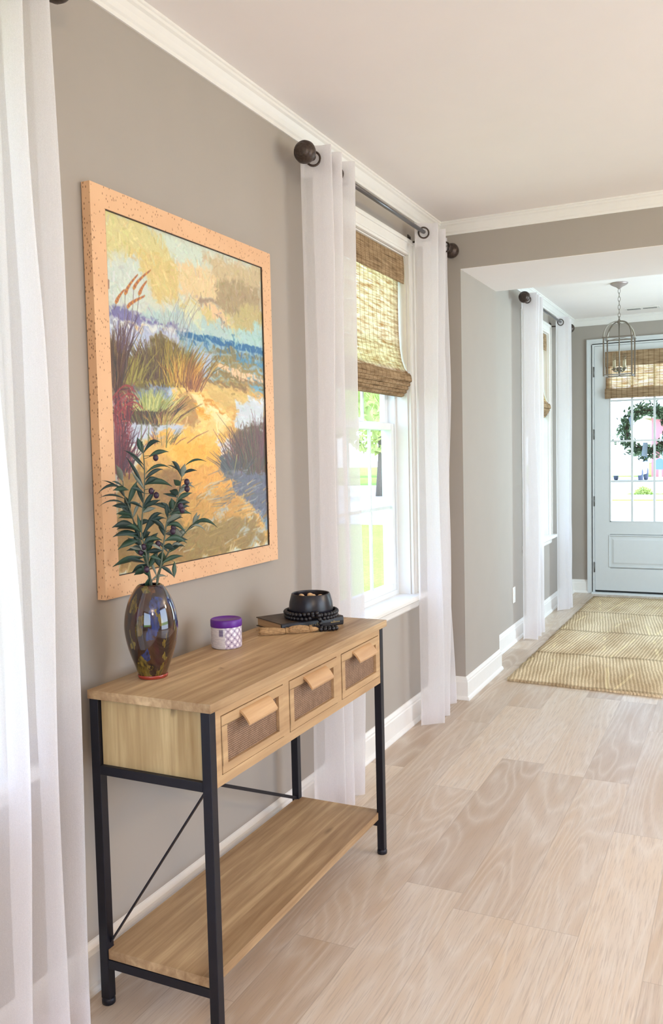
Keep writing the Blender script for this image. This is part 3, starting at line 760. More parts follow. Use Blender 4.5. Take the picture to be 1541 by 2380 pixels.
    # grasses: tufts of blades that fan up from a foot
    def tuft(cx,cy,spread,hgt,n,cols,w=1.6,lean=0.0,a=.8):
        for _ in range(n):
            x = cx+rs.randn()*spread; hh = hgt*rs.uniform(.45,1.1)
            dx = (x-cx)*.7+rs.randn()*hgt*.12+lean*hh
            y0 = cy+rs.uniform(-.12,.12)*hgt
            c = np.array(cols[rs.randint(len(cols))])+rs.randn()*8
            line((x,y0),(x+dx*.5,y0-hh*.55),w,c,a); line((x+dx*.5,y0-hh*.55),(x+dx*1.15,y0-hh),w,c,a,.5)
    gr = [(130,120,56),(100,86,50),(166,148,66),(84,62,52),(150,130,60)]
    tuft(500,1160,62,230,260,gr,2.0); tuft(420,1130,30,190,110,[(84,64,58),(70,60,50),(110,96,60)],1.7,-.15)
    tuft(610,1170,34,170,120,[(196,150,66),(160,110,52),(120,84,56),(206,170,84)],1.8,.15)
    tuft(660,1200,22,110,60,[(150,96,60),(196,140,76),(110,70,60)],1.5,.15)
    tuft(300,1150,40,150,120,[(130,124,62),(96,80,54),(150,140,70)],1.8)
    tuft(230,1180,26,320,110,[(78,54,52),(96,70,50),(56,50,50),(110,84,60)],1.9)
    tuft(520,900,46,220,34,[(150,140,150),(130,118,130),(176,176,170)],.9,.04,.55)
    tuft(610,1000,30,260,14,[(150,146,140),(170,170,160)],.8,.1,.5)
    tuft(400,1380,60,130,170,[(84,76,54),(60,56,60),(112,104,60),(96,60,56)],1.6)
    tuft(430,1310,44,110,110,[(176,178,104),(206,204,132),(132,146,84),(160,170,120)],1.5,.1)
    tuft(500,1390,30,80,50,[(150,100,70),(176,150,84),(206,190,110)],1.3,.25)
    for _ in range(90):
        x = 225+rs.rand()*90; y = 1200+rs.rand()*420; c = [(140,50,58),(110,44,58),(84,44,62),(160,70,70),(70,40,56)][rs.randint(5)]
        line((x,y+90),(x+rs.randn()*10,y),2.2,c,.8,1.2); line((x,y),(x+rs.uniform(-20,50),y+rs.uniform(-50,20)),1.8,c,.8,.6)
    for k in range(3):
        px,py = 215+k*14,1250+k*46
        for j in range(7): 
            t = j/7; q = (px+(120+8*k)*t, py-70*math.sin(t*2.6)); r_ = (px+(120+8*k)*(t+.143), py-70*math.sin((t+.143)*2.6))
            line(q,r_,2.0,(150,62,66),.8)
    tuft(240,1640,34,260,70,[(96,50,62),(70,44,60),(120,56,66)],2.0,.1)
    tuft(480,1500,60,90,20,[(90,90,60),(110,60,60)],1.2)
    for (x,y0,y1) in [(412,1500,1350),(512,1520,1330),(372,1480,1370)]: line((x,y0),(x+3,y1),2.4,(104,112,66),.9,.8)
    rb = [(104,58,66),(84,66,60),(74,72,70),(120,84,70),(92,52,70)]
    tuft(940,1620,38,200,140,rb,1.5); tuft(1020,1640,40,260,190,[(92,88,66),(80,80,56),(104,64,66),(70,66,64)],1.7)
    tuft(1050,1560,16,230,40,[(110,70,76),(96,60,70)],1.1); tuft(900,1640,30,90,60,[(80,84,86),(70,70,76)],1.4,-.3)
    line((905,1560),(890,1660),2.2,(168,164,96),.8,1)
    for k in range(60):
        x = 800+rs.rand()*260; y = 1640+rs.rand()*230
        line((x,y),(x-rs.uniform(20,70),y+rs.uniform(4,26)),2.0,[(110,116,124),(92,96,106),(140,146,150)][k%3],.6,.6)
    for k in range(90):
        x = 560+rs.rand()*500; y = 1720+rs.rand()*380
        line((x,y),(x+rs.uniform(20,70),y-rs.uniform(8,40)),2.4,[(206,166,92),(132,110,66),(176,150,96),(188,186,168),(150,120,66)][k%5],.55,.8)
    # sea oats
    for (x0,y0,x1,y1,hx,hy) in [(262,1000,275,670,335,575),(300,980,322,640,405,548),(322,900,352,672,385,610),(285,1100,290,745,375,690),(215,760,225,720,262,660)]:
        line((x0,y0),((x0+x1)/2+4,(y0+y1)/2),1.3,(104,92,96),.85); line(((x0+x1)/2+4,(y0+y1)/2),(x1,y1),1.2,(120,108,104),.85)
        for j in range(16):
            t = j/15; cxx = x1+(hx-x1)*(t**1.4); cyy = y1+(hy-y1)*t
            dab(*T((cxx,cyy)),*T((cxx+8,cyy-10)),4.2*(1-t*.55),[(176,112,60),(206,140,60),(140,84,84)][j%3],.85)
    tuft(250,980,20,200,26,[(96,72,66),(84,64,90)],1.2,.05)
    dab(*T((183,640)),*T((183,600)),3,(150,110,90))
    fine = rs.rand(PH,PW,1)*8-4
    return np.clip(img+fine,0,255)

art = make_painting(); H_, W_ = art.shape[:2]
ys = np.linspace(iy0,iy1,W_+1); zs = np.linspace(iz1,iz0,H_+1)
vy, vz = np.meshgrid(ys,zs); co = np.stack([np.full_like(vy,.0240),vy,vz],-1).reshape(-1,3)
idx = np.arange((W_+1)*(H_+1)).reshape(H_+1,W_+1)
q = np.stack([idx[:-1,:-1],idx[1:,:-1],idx[1:,1:],idx[:-1,1:]],-1).reshape(-1,4)
# thickness: a back board behind the painted face
nb = len(co); co = np.vstack([co,[(.010,iy0,iz1),(.010,iy1,iz1),(.010,iy1,iz0),(.010,iy0,iz0)]])
me = bpy.data.meshes.new('canvas')
me.vertices.add(len(co)); me.vertices.foreach_set('co', (co-np.array([0,(PY0+PY1)/2,PZ0])).ravel())
me.loops.add(q.size); me.loops.foreach_set('vertex_index', q.ravel().astype(np.int32))
me.polygons.add(len(q)); me.polygons.foreach_set('loop_start', np.arange(0,q.size,4,dtype=np.int32)); me.polygons.foreach_set('loop_total', np.full(len(q),4,np.int32))
me.update(calc_edges=True)
ca = me.color_attributes.new('paint','BYTE_COLOR','CORNER')
s_ = art.reshape(-1,3)/255; ln = np.where(s_<=.04045,s_/12.92,((s_+.055)/1.055)**2.4)
rgba = np.ones((len(q),4,4),np.float32); rgba[:,:,:3] = ln[:,None,:]; ca.data.foreach_set('color', rgba.ravel())
b = NB('painted_canvas'); at = b.n('ShaderNodeVertexColor'); at.layer_name = 'paint'
n = b.noise(b.coord(), 900, 2)
me.materials.append(b.done(b.bsdf(at.outputs[0], .42, 0, b.bump(n, .15, .0006), .45)))
cv = bpy.data.objects.new('canvas', me); C.objects.link(cv); cv.parent = pic
MB().box(.006,.0225,iy0,iy1,iz0,iz1).build('backing_board', plain('backing_card', lin(120,96,70), .8), pic)

# ------------------------------------------------------------------ vase
def vase_mat():
    b = NB('mottled_art_glass'); c = b.coord((62,62,17)); w_ = b.noise(b.coord((30,30,14)), 1.0, 3, .6, 0, 'Color')
    vm = b.n('ShaderNodeVectorMath', operation='MULTIPLY_ADD'); b.l(w_, vm.inputs[0]); vm.inputs[1].default_value = (2.4,2.4,2.0); b.l(c, vm.inputs[2])
    v = b.n('ShaderNodeTexVoronoi'); v.feature = 'F1'; b.l(vm.outputs[0], v.inputs['Vector']); v.inputs['Scale'].default_value = 1.0
    sc_ = b.n('ShaderNodeSeparateColor'); b.l(v.outputs['Color'], sc_.inputs[0])
    col = b.ramp(sc_.outputs[0], [(0, lin(20,12,20)),(.16, lin(66,34,20)),(.34, lin(104,84,26)),(.44, lin(40,20,20)),(.56, lin(86,50,24)),(.66, lin(64,20,34)),(.74, lin(28,20,52)),(.82, lin(112,96,40)),(.90, lin(30,52,110)),(.95, lin(36,20,18))], 'CONSTANT')
    n = b.noise(b.coord((160,160,30)), 1.0, 3); col = b.mix(b.ramp(n, [(.35, bw(.7)), (.6, bw(0))]), col, lin(22,14,14))
    return b.done(b.bsdf(col, .07, 0, None, .6, Coat_Weight=1.0, Coat_Roughness=.02))
M['vase'] = vase_mat()
VX, VY = .146, 1.782
v_ = thing('vase', 'tall oval vase of mottled amber brown glass holding olive branches', 'vase', (VX,VY,TZ))
prof = [(.030,0),(.036,.004),(.039,.016),(.048,.040),(.060,.075),(.0675,.110),(.0695,.135),(.067,.165),(.059,.195),(.047,.220),(.036,.236),(.031,.240),(.028,.242),(.026,.239),(.029,.230),(.040,.205),(.050,.160),(.050,.080),(.030,.030),(.0,.026)]
body = MB().lathe(prof, (VX,VY,TZ), 48).build('vase_body', M['vase'], v_)
sm = body.modifiers.new('smooth','SUBSURF'); sm.levels = 1; sm.render_levels = 2
MB().lathe([(.0285,.0001),(.0375,.0012),(.0385,.006),(.0392,.010)], (VX,VY,TZ), 40).build('foot_ring', plain('red_glass_foot', lin(150,52,40), .1, spec=.8), v_)

# ------------------------------------------------------------------ olive branches in the vase
M['leaf'] = [plain('olive_leaf_green', lin(44,72,56), .45, var=.2, scale=40), plain('olive_leaf_dark', lin(34,56,52), .45, var=.2, scale=40), plain('olive_leaf_silver', lin(118,126,116), .55, var=.15, scale=40)]
M['stem'] = plain('olive_stem', lin(84,92,76), .6, var=.15)
M['olive'] = plain('olive_fruit', lin(46,24,48), .28, var=.3, scale=50)
rv = Vector((.79,.613,0)); dv = Vector((-.613,.79,0))      # across the spray, and through it
def sp3(X, Y, d=0):
    """a point of the spray: X, Y across and down it in its own drawing units, d its depth in metres"""
    a = (X/3.72-126)*.00104; z = 1.05+(398-Y/3.72)*.00108
    return Vector((VX,VY,z))+rv*a+dv*d
def leaf(p0, p1, w, bend, tw, mat, parent):
    p0 = Vector(p0); p1 = Vector(p1); ax = p1-p0; L = ax.length; ax.normalize()
    side = ax.cross(dv+Vector((0,0,tw))).normalized(); nrm = side.cross(ax).normalized()
    side = (side*math.cos(tw)+nrm*math.sin(tw)).normalized()
    n = 8; vs = []; fs = []
    up = Vector((0,0,1))
    for i in range(n+1):
        t = i/n; c = p0+ax*L*t+up*(bend*L*4*t*(1-t)*.5)
        ww = w*(math.sin(math.pi*min(1,t*1.02+.02))**.75)*(.62+.38*math.sin(math.pi*t))
        if i in (0,n): ww = w*.06
        k = nrm*ww*.25
        vs += [c-side*ww+k, c-nrm*.0004, c+side*ww+k]
    m_ = len(vs); vs += [p-nrm*.0008 for p in vs]
    for i in range(n):
        for j in range(2):
            a = i*3+j; fs += [(a,a+1,a+4,a+3), (m_+a,m_+a+3,m_+a+4,m_+a+1)]
        a = i*3; fs += [(a,a+3,m_+a+3,m_+a), (a+2,m_+a+2,m_+a+5,a+5)]
    return MB().add(vs,fs,True).build('leaf', mat, parent)
def branch(label, stem, leaves, olives, depth, seed, extra=9):
    r = random.Random(seed)
    root = thing('olive_branch', label, 'olive branch', tuple(sp3(*stem[0],0)), 'olive branches in the vase')
    N = len(stem); pts = [sp3(x,y,depth*min(1,i/2)+(.004*math.sin(i*2.1))) for i,(x,y) in enumerate(stem)]
    cp = [Vector(p) for p in pts]; P = [2*cp[0]-cp[1]]+cp+[2*cp[-1]-cp[-2]]; path = []
    for i in range(1,len(P)-2):
        for k in range(5):
            t = k/5; a,b_,c,d = P[i-1],P[i],P[i+1],P[i+2]
            path.append(.5*((2*b_)+(c-a)*t+(2*a-5*b_+4*c-d)*t*t+(3*b_-a-3*c+d)*t**3))
    path.append(cp[-1])
    MB().tube(path,[.0027-.0016*i/len(path) for i in range(len(path))],7).build('stem', M['stem'], root)
    def near(q): return min(path, key=lambda p: (p-q).length)
    for (x0,y0,x1,y1,w_,b_,mi) in leaves:
        q = sp3(x0,y0,depth); p0 = near(q)
        if (p0-q).length > .012: p0 = q
        d1 = depth+r.uniform(-.028,.028)
        if d1 < -.05: d1 = -.05
        p1 = sp3(x1,y1,d1)
        if (p0-near(p0)).length > .004:
            MB().tube([near(p0),p0],.0008,5).build('twig', M['stem'], root)
        leaf(p0,p1,w_*.00031,b_,r.uniform(-.5,.5),M['leaf'][mi],root)
    for _ in range(extra):                                  # fuller growth low on the stem
        q = path[int(len(path)*r.uniform(.28,.72))]; a = r.choice((-1,1))*r.uniform(.4,1.5); Lf = r.uniform(.034,.056)
        up_ = Vector((0,0,math.cos(a)*.7)); tip = q+rv*(math.sin(a)*Lf)+up_*Lf+dv*r.uniform(-.022,.022)
        leaf(q,tip,r.uniform(.0058,.0085),r.uniform(.05,.45),r.uniform(-.6,.6),M['leaf'][r.choice((0,0,1,1,2))],root)
    for (x,y) in olives:
        d = depth-.012; c = sp3(x,y,d); n_ = near(c)
        b = MB().sphere(c,.0078,14,10,(.92,.92,1.12)).build('olive', M['olive'], root)
        MB().tube([n_,n_*.4+c*.6+Vector((0,0,.004)),c+Vector((0,0,.004))],.0008,5).build('olive_stalk', M['stem'], root)
    return root
branch('tallest olive branch in the middle of the vase', [(500,1600),(480,1450),(452,1260),(440,1150),(412,1020),(432,800),(452,640),(458,430),(452,300),(446,215)],
  [(455,330,612,228,19,.5,1),(500,355,682,312,20,.25,0),(440,330,405,180,26,0,0),(440,420,280,290,13,.2,1),(450,470,330,330,15,.2,1),(455,520,700,460,13,.45,0),(460,560,625,465,17,.3,1),
   (440,630,300,350,15,.15,1),(445,640,340,470,16,0,2),(470,605,704,622,24,.35,0),(450,660,330,620,14,.2,1),(430,760,380,590,18,.1,1),(455,800,545,640,20,0,1),(470,805,590,730,20,.1,1),(420,830,500,700,18,0,0),
   (400,1050,640,900,24,.5,1),(395,1080,620,860,22,.6,1),(410,1010,380,850,18,0,0),(440,1170,560,1030,26,.2,1),(450,1230,330,1160,24,.1,0),(460,1300,310,1380,30,.1,1),(480,1200,600,1180,22,.1,1),(460,1290,430,1130,30,0,0),(470,1320,560,1180,26,0,0),
   (540,1430,440,1290,15,.6,2),(460,1430,400,1300,24,0,0),(470,1420,440,1560,34,0,0),(500,1430,630,1420,12,.4,2)],
  [(562,362),(512,652),(556,690),(425,1140),(556,1118),(445,1340)], 0.0, 1)
branch('olive branch leaning left over the picture frame', [(495,1600),(465,1430),(420,1200),(392,1060),(345,920),(310,790),(270,680),(262,560)],
  [(262,560,205,415,34,0,2),(280,610,165,560,12,.2,1),(285,650,75,550,8,.2,1),(250,640,28,672,13,.5,1),(290,720,45,702,9,.3,1),(300,790,40,780,9,.45,1),(310,640,170,640,22,.25,0),(280,700,200,590,18,0,1),(330,800,270,690,26,0,1),
   (300,760,390,560,24,.1,0),(320,830,230,780,20,0,1),(350,900,270,760,20,0,1),(340,900,410,750,14,.2,2),(360,970,150,965,34,.3,1),(370,1020,155,1045,36,.25,1),(385,1080,195,1160,34,.25,0),(395,1130,285,1060,26,0,1),(410,1180,270,1180,20,.2,1),
   (400,1230,140,1320,34,.15,0),(420,1290,240,1260,30,.1,1),(430,1330,330,1400,34,0,0),(395,1100,340,900,24,0,1)],
  [(400,1190)], .012, 2)
branch('olive branch leaning right with purple olives', [(515,1600),(545,1400),(575,1300),(610,1100),(650,900),(715,800),(762,660),(790,540),(822,420)],
  [(790,540,700,395,17,.4,1),(795,540,820,420,26,0,2),(780,520,660,430,9,.3,1),(830,450,1010,405,9,.35,0),(810,530,930,485,13,.3,1),(765,600,720,560,26,0,0),(750,680,680,655,34,0,1),(760,670,910,640,13,.6,2),(740,750,880,680,20,.2,0),
   (700,830,690,720,32,0,0),(720,800,855,770,18,.4,1),(690,850,640,790,20,0,1),(660,900,640,760,20,.1,1),(670,880,870,870,24,.3,0),(640,960,790,900,26,.5,1),(620,1060,560,900,26,.1,1),(650,960,815,1040,20,.6,0),(620,1000,480,900,24,.3,1),
   (610,1120,820,1130,26,.4,0),(600,1140,700,1160,26,.2,1),(590,1180,570,1330,36,0,0),(590,1300,780,1240,20,.25,0),(570,1310,690,1420,16,.3,1),(575,1330,520,1200,24,0,1)],
  [(832,580),(832,640),(768,790),(782,825),(690,1010)], -.012, 3)
branch('short olive branch with pale leaf tips, lowest on the right', [(510,1600),(560,1380),(600,1290),(660,1190),(740,1110),(800,1040),(870,975),(905,930)],
  [(880,960,920,850,16,0,2),(890,950,950,870,13,0,2),(870,980,1100,995,18,.5,0),(850,990,1005,1035,10,.4,2),(820,1020,960,950,13,.2,1),(700,1160,800,1160,14,.3,1),(660,1200,760,1150,14,.3,1),(700,1290,690,1430,22,0,0),(610,1290,720,1250,14,.2,2)],
  [(700,980)], .008, 4)

# ------------------------------------------------------------------ candle jar with purple lid
def jar_mat():
    b = NB('patterned_wrap'); t = b.n('ShaderNodeTexCoord'); sp = b.n('ShaderNodeSeparateXYZ'); b.l(t.outputs['Object'], sp.inputs[0])
    ang = b.math('ARCTAN2', sp.outputs[1], sp.outputs[0]); z = sp.outputs[2]
    u = b.math('MULTIPLY', ang, 14/(2*math.pi)); v = b.math('MULTIPLY', z, 1/.0215)
    cs = b.math('COSINE', b.math('MULTIPLY', u, 2*math.pi)); cz = b.math('COSINE', b.math('MULTIPLY', v, 2*math.pi))
    f = b.math('MULTIPLY', b.math('ADD', cs, cz), .5)          # 1 at one lattice, -1 at the other
    g = b.math('ABSOLUTE', f)
    dark, mid, pale = lin(84,48,104), lin(150,120,160), lin(236,228,232)
    col = b.ramp(g, [(0, dark),(.07, dark),(.11, pale),(.24, pale),(.28, mid),(.50, mid),(.55, pale),(1, pale)])
    # product label panel with bar code
    rel = b.math('SUBTRACT', ang, -1.72)
    inl = b.math('LESS_THAN', b.math('ABSOLUTE', rel), .62)
    lines = b.math('LESS_THAN', b.math('FRACT', b.math('MULTIPLY', z, 420.0)), .35); ln = b.noise(b.coord((60,60,500)), 1, 2)
    txt = b.math('MULTIPLY', lines, b.math('GREATER_THAN', ln, .5))
    lab = b.mix(b.math('MULTIPLY', txt, .45), lin(214,206,206), lin(110,98,120))
    barx = b.math('LESS_THAN', b.math('ABSOLUTE', b.math('SUBTRACT', rel, .36)), .14); barz = b.math('LESS_THAN', b.math('ABSOLUTE', b.math('SUBTRACT', z, .049)), .010)
    bars = b.math('GREATER_THAN', b.math('FRACT', b.math('MULTIPLY', z, 300.0)), .30)
    lab = b.mix(b.math('MULTIPLY', barx, barz), lab, b.mix(bars, lin(200,190,205), lin(64,48,96)))
    col = b.mix(inl, col, lab)
    return b.done(b.bsdf(col, .3, 0, None, .5))
JX, JY = .137, 2.150
j = thing('candle_jar', 'small white and purple patterned jar with a purple lid on the console table', 'jar', (JX,JY,TZ))
MB().lathe([(.040,.0),(.0445,.002),(.0455,.006),(.0455,.066),(.0445,.069)], (JX,JY,TZ), 48).build('jar_body', jar_mat(), j, loc=(JX,JY,TZ))
MB().lathe([(.0462,.064),(.0468,.066),(.0468,.081),(.0455,.085),(.043,.086),(.042,.0845),(.0,.0845)], (JX,JY,TZ), 48).build('lid', plain('purple_lid', lin(92,30,140), .4, var=.12, scale=60), j)

# ------------------------------------------------------------------ old book
book = thing('book', 'old dark book with gilt spine lettering lying under the black bowl', 'book', (.193,2.526,TZ))
O = Vector((.200,2.373)); U = Vector((.121,.204)).normalized(); V_ = Vector((-.133,.102)); V_ = (V_-U*V_.dot(U)).normalized()
BL, BWd, BT = .237, .165, .030
Mb = Matrix(((U.x,V_.x,0,O.x),(U.y,V_.y,0,O.y),(0,0,1,TZ),(0,0,0,1)))
M['bookc'] = plain('worn_book_cloth', lin(70,56,44), .55, var=.3, scale=60); M['spine'] = plain('dark_book_spine', lin(22,20,28), .45, var=.2, scale=60)
cov = MB(); cov.box(0,BL,0,BWd,0,.0028,Mb); cov.box(0,BL,0,BWd,BT-.0028,BT,Mb); cov.build('book_cover', M['bookc'], book)
sp_ = MB(); outl = [(0,-.0),(-.003,.004),(-.004,BT/2),(-.003,BT-.004),(0,BT)]
vs = [(0,y,z) for y,z in outl]+[(BL,y,z) for y,z in outl]
vs = [(x,y-.0005,z) for x,y,z in vs]+[(x,.004,z) for x,y,z in vs]
n5 = 5; fs = [(i,i+1,n5+i+1,n5+i) for i in range(4)]+[(10+i,10+n5+i,10+n5+i+1,10+i+1) for i in range(4)]+[(i,10+i,10+i+1,i+1) for i in range(4)]+[(5+i,5+i+1,15+i+1,15+i) for i in range(4)]+[(0,5,15,10),(4,14,19,9)]
spn = sp_.add(vs,fs,False,Mb).build('book_spine', M['spine'], book)
b = NB('page_edges'); c = b.coord((3,3,900)); n = b.noise(c, 1, 2); M['pages'] = b.done(b.bsdf(b.mix(n, lin(150,112,76), lin(206,172,130)), .8))
MB().box(.004,BL-.004,.004,BWd-.004,.003,BT-.003,Mb).build('book_pages', M['pages'], book)
gold = plain('gilt_lettering', lin(150,128,88), .4, .5, var=.3, scale=300)
g = MB(); rr = random.Random(4)
x = .012
while x < .150:                                                    # worn gilt letters, no longer legible
    hgt = rr.uniform(.006,.010); wd = .0045
    g.box(x,x+.0012,-.0052,-.0040,.010,.010+hgt,Mb)
    if rr.random()<.6: g.box(x,x+wd,-.0052,-.0040,.010+hgt*.5,.0112+hgt*.5,Mb)
    if rr.random()<.5: g.box(x,x+wd,-.0052,-.0040,.010,.0112,Mb)
    if rr.random()<.4: g.box(x+wd-.0012,x+wd,-.0052,-.0040,.010,.010+hgt,Mb)
    x += rr.uniform(.006,.008)
x = .186
while x < .222:
    g.box(x,x+.003,-.0052,-.0040,.011,.0125+rr.uniform(.002,.006),Mb); x += .0052
g.build('gilt_lettering', gold, spn)

# ------------------------------------------------------------------ black bowl, stones, beads
BXc, BYc, BZ = .232, 2.520, TZ+BT
M['bowlm'] = plain('black_wood_bowl', lin(24,22,32), .33, var=.25, scale=40)
bowl = MB().lathe([(.046,.001),(.060,.004),(.0715,.016),(.0735,.030),(.071,.052),(.064,.078),(.0625,.080),(.0605,.0795),(.0595,.076),(.065,.052),(.066,.030),(.058,.018),(.0,.016)], (BXc,BYc,BZ), 56).build('bowl', M['bowlm'], loc=(BXc,BYc,BZ))
tag(bowl, 'black round bowl filled with tan stones standing on the book', 'bowl')
ms = plain('tan_stone', lin(206,172,130), .6, var=.15, scale=90)
rr = random.Random(8); spots = []
for k in range(17):
    a = k*2.399; rad = .012+.040*math.sqrt(k/17)
    spots.append((BXc+rad*math.cos(a), BYc+rad*math.sin(a), BZ+.046))
spots2 = [(BXc+dx,BYc+dy,BZ+.064) for dx,dy in ((-.012,-.030),(.014,-.012),(-.030,-.006),(.000,.014),(.030,.016),(-.018,.034),(-.040,.012))]
st0 = None
for k,(x,y,z) in enumerate(spots+spots2):
    if st0 is None:
        b = MB(); b.sphere((0,0,0),.0105,12,8,(1.15,.95,.85)); 
        st0 = b.build('stone', ms, loc=(0,0,0)); s = st0
    else:
        s = st0.copy(); C.objects.link(s)
    s.location = (x,y,z); s.rotation_euler = (rr.uniform(-.4,.4),rr.uniform(-.4,.4),rr.uniform(0,3)); q_ = rr.uniform(.85,1.1); s.scale = (q_,q_*rr.uniform(.9,1.1),q_)
    tag(s, 'rounded tan stone lying inside the black bowl', 'stone', 'tan stones in the bowl')
bead = thing('bead_garland', 'string of black wooden beads with a tan jute tassel, looped round the bowl', 'bead garland', (BXc,BYc-.085,BZ))
RB = .0073
path = []
def arc(rad, a0, a1, z0, z1, n):
    for k in range(n):
        t = k/n; a = math.radians(a0+(a1-a0)*t); path.append(Vector((BXc+rad*math.cos(a), BYc+rad*math.sin(a), z0+(z1-z0)*t)))
arc(.0835, -38, 300, BZ+RB, BZ+RB, 40)
arc(.0850, 300, 640, BZ+RB*2.5, BZ+RB*2.75, 40)
# loose end crosses the loops, runs over the spine of the book and drops to the table top
for p in ((.262,2.436,BZ+.024),(.272,2.424,BZ+.014),(.283,2.432,BZ-.002),(.296,2.448,TZ+.020),(.318,2.470,TZ+.0078),(.330,2.500,TZ+.0076),(.326,2.520,TZ+.0076)): pass
end = [(.290,2.455,BZ+.0262),(.298,2.447,BZ+.0150),(.300,2.452,BZ-.006),(.302,2.452,TZ+.0105),(.318,2.470,TZ+.0076),(.333,2.492,TZ+.0075),(.343,2.480,TZ+.0075),(.336,2.462,TZ+.0075),(.318,2.450,TZ+.0075),(.300,2.438,TZ+.0075)]
path += [Vector(p) for p in end]
# beads at even spacing along the path
tot = [0.0]
for a, c in zip(path,path[1:]): tot.append(tot[-1]+(c-a).length)
nb_ = min(96,int(tot[-1]/(RB*1.86))); bd0 = None
MB().tube(path,.0012,5).build('string', M['spine'], bead)
for k in range(nb_):
    s = tot[-1]*(k+.5)/nb_; i = next(i for i in range(len(tot)-1) if tot[i+1] >= s); t = (s-tot[i])/max(1e-9,tot[i+1]-tot[i]); p = path[i].lerp(path[i+1],t)
    if bd0 is None:
        bd0 = MB().sphere((0,0,0),RB,12,8).build('bead', plain('black_bead', lin(22,20,26), .35, var=.3, scale=100)); o = bd0
    else: o = bd0.copy(); C.objects.link(o)
    o.parent = bead; o.location = p-Vector(bead.location)
jute = NB('jute_fibre'); c = jute.coord((200,200,200)); n = jute.noise(jute.coord((160,60,160), rot=(0,0,.85)), 1, 3)
mj = jute.done(jute.bsdf(jute.mix(n, lin(128,92,58), lin(204,168,120)), .8, 0, jute.bump(n, .6, .002)))
ta = Vector((.298,2.436,TZ+.0098)); tb = Vector((.150,2.322,TZ+.0095)); d = (tb-ta); L = d.length; dn = d.normalized(); sd = Vector((-dn.y,dn.x,0))
def tass(rad, th, z): return None
head = MB(); rads = [(0,.004),(.04,.0075),(.10,.0085),(.16,.0100),(.30,.0125),(.44,.0120),(.52,.0085),(.55,.0075),(.60,.0090),(.76,.0110),(.90,.0125),(1.0,.0135)]
tb_ = MB().tube([ta+d*t+Vector((0,0,max(0,r-.0095))) for t,r in rads],[r*.95 for t,r in rads],14); tass_o = tb_.build('tassel', mj, bead)
rr = random.Random(3)
st = MB()
for k in range(46):
    a = rr.uniform(0,2*math.pi); tt0 = rr.choice((.10,.12,.56)); tt1 = .52 if tt0 < .2 else rr.uniform(.98,1.06); pts = []
    for q in range(7):
        t = tt0+(tt1-tt0)*q/6; r = np.interp(t,[x for x,_ in rads],[y for _,y in rads])
        zc = max(.0098,r+.0004); a_ = a+.25*math.sin(q+k)
        pts.append(Vector((ta.x,ta.y,TZ+zc))+dn*(L*t)+sd*(r*math.cos(a_))+Vector((0,0,r*.98*math.sin(a_))))
    st.tube(pts,.0011,5)
st.build('jute_strands', mj, tass_o)
for t in (.13,.54):
    c0 = ta+d*t; r = .0108 if t < .3 else .0092; pts = [c0+sd*(r*math.cos(a))+Vector((0,0,max(r,.0)-.0095+r*math.sin(a)+.0008)) for a in [2*math.pi*k/18 for k in range(18)]]
    b = MB()
    for q in (-1,0,1): b.tube([p+dn*q*.0026 for p in pts],.0013,6,closed=True)
    b.build('binding', mj, tass_o)

# ------------------------------------------------------------------ front door
DL, DR_, DB, DT = .243, 1.112, .034, 2.348
y_f, y_b = 8.505, 8.549
door = shell('door_1', ((DL+DR_)/2,y_f,0))
gx0, gx1, gz0, gz1 = .382, .973, .692, 2.205
b = MB(); b.box(DL,gx0,y_f,y_b,DB,DT); b.box(gx1,DR_,y_f,y_b,DB,DT); b.box(gx0,gx1,y_f,y_b,gz1,DT); b.box(gx0,gx1,y_f,y_b,.575,gz0); b.box(gx0,gx1,y_f,y_b,DB,.248)
b.box(gx0,gx1,y_f+.014,y_b-.008,.248,.575)
leafd = b.build('door_leaf', M['door'], door)
# raised panel with bevelled field
pn = [(.366,.255),(.989,.255),(.989,.567),(.366,.567)]; inn = [(.400,.289),(.955,.289),(.955,.533),(.400,.533)]
b = MB(); vs = [(x,y_f-.001,z) for x,z in pn]+[(x+(.008 if x<.6 else -.008),y_f-.006,z+(.008 if z<.4 else -.008)) for x,z in pn]+[(x+(.016 if x<.6 else -.016),y_f+.006,z+(.016 if z<.4 else -.016)) for x,z in pn]+[(x,y_f+.004,z) for x,z in inn]+[(x+(.014 if x<.6 else -.014),y_f-.001,z+(.014 if z<.4 else -.014)) for x,z in inn]
fs = []
for r_ in range(4):
    for i in range(4): fs.append((r_*4+i,r_*4+(i+1)%4,(r_+1)*4+(i+1)%4,(r_+1)*4+i))
fs.append((16,17,18,19)); MB().add(vs,fs).build('door_panel', M['door'], door)
b = MB()
for k in (1,2): x = gx0+(gx1-gx0)*k/3; b.box(x-.0095,x+.0095,y_f+.004,y_b-.004,gz0,gz1)
for k in (1,2,3): z = gz0+.379*k+.004; b.box(gx0,gx1,y_f+.0045,y_b-.0045,z-.0085,z+.0085)
b.build('muntin_grid', M['door'], door)
b = MB()
for (xa,xb,za,zb) in ((gx0,gx0+.008,gz0,gz1),(gx1-.008,gx1,gz0,gz1),(gx0,gx1,gz0,gz0+.008),(gx0,gx1,gz1-.008,gz1)): b.box(xa,xb,y_f-.004,y_f+.006,za,zb)
b.build('glazing_bead', M['door'], door)
MB().box(gx0+.001,gx1-.001,y_f+.020,y_f+.024,gz0+.001,gz1-.001).build('glass_pane', M['glass'], door)
MB().box(DL+.002,DR_-.002,y_f+.004,y_b-.002,.018,DB-.001).build('weather_strip', plain('black_rubber', lin(24,24,22), .7), door)
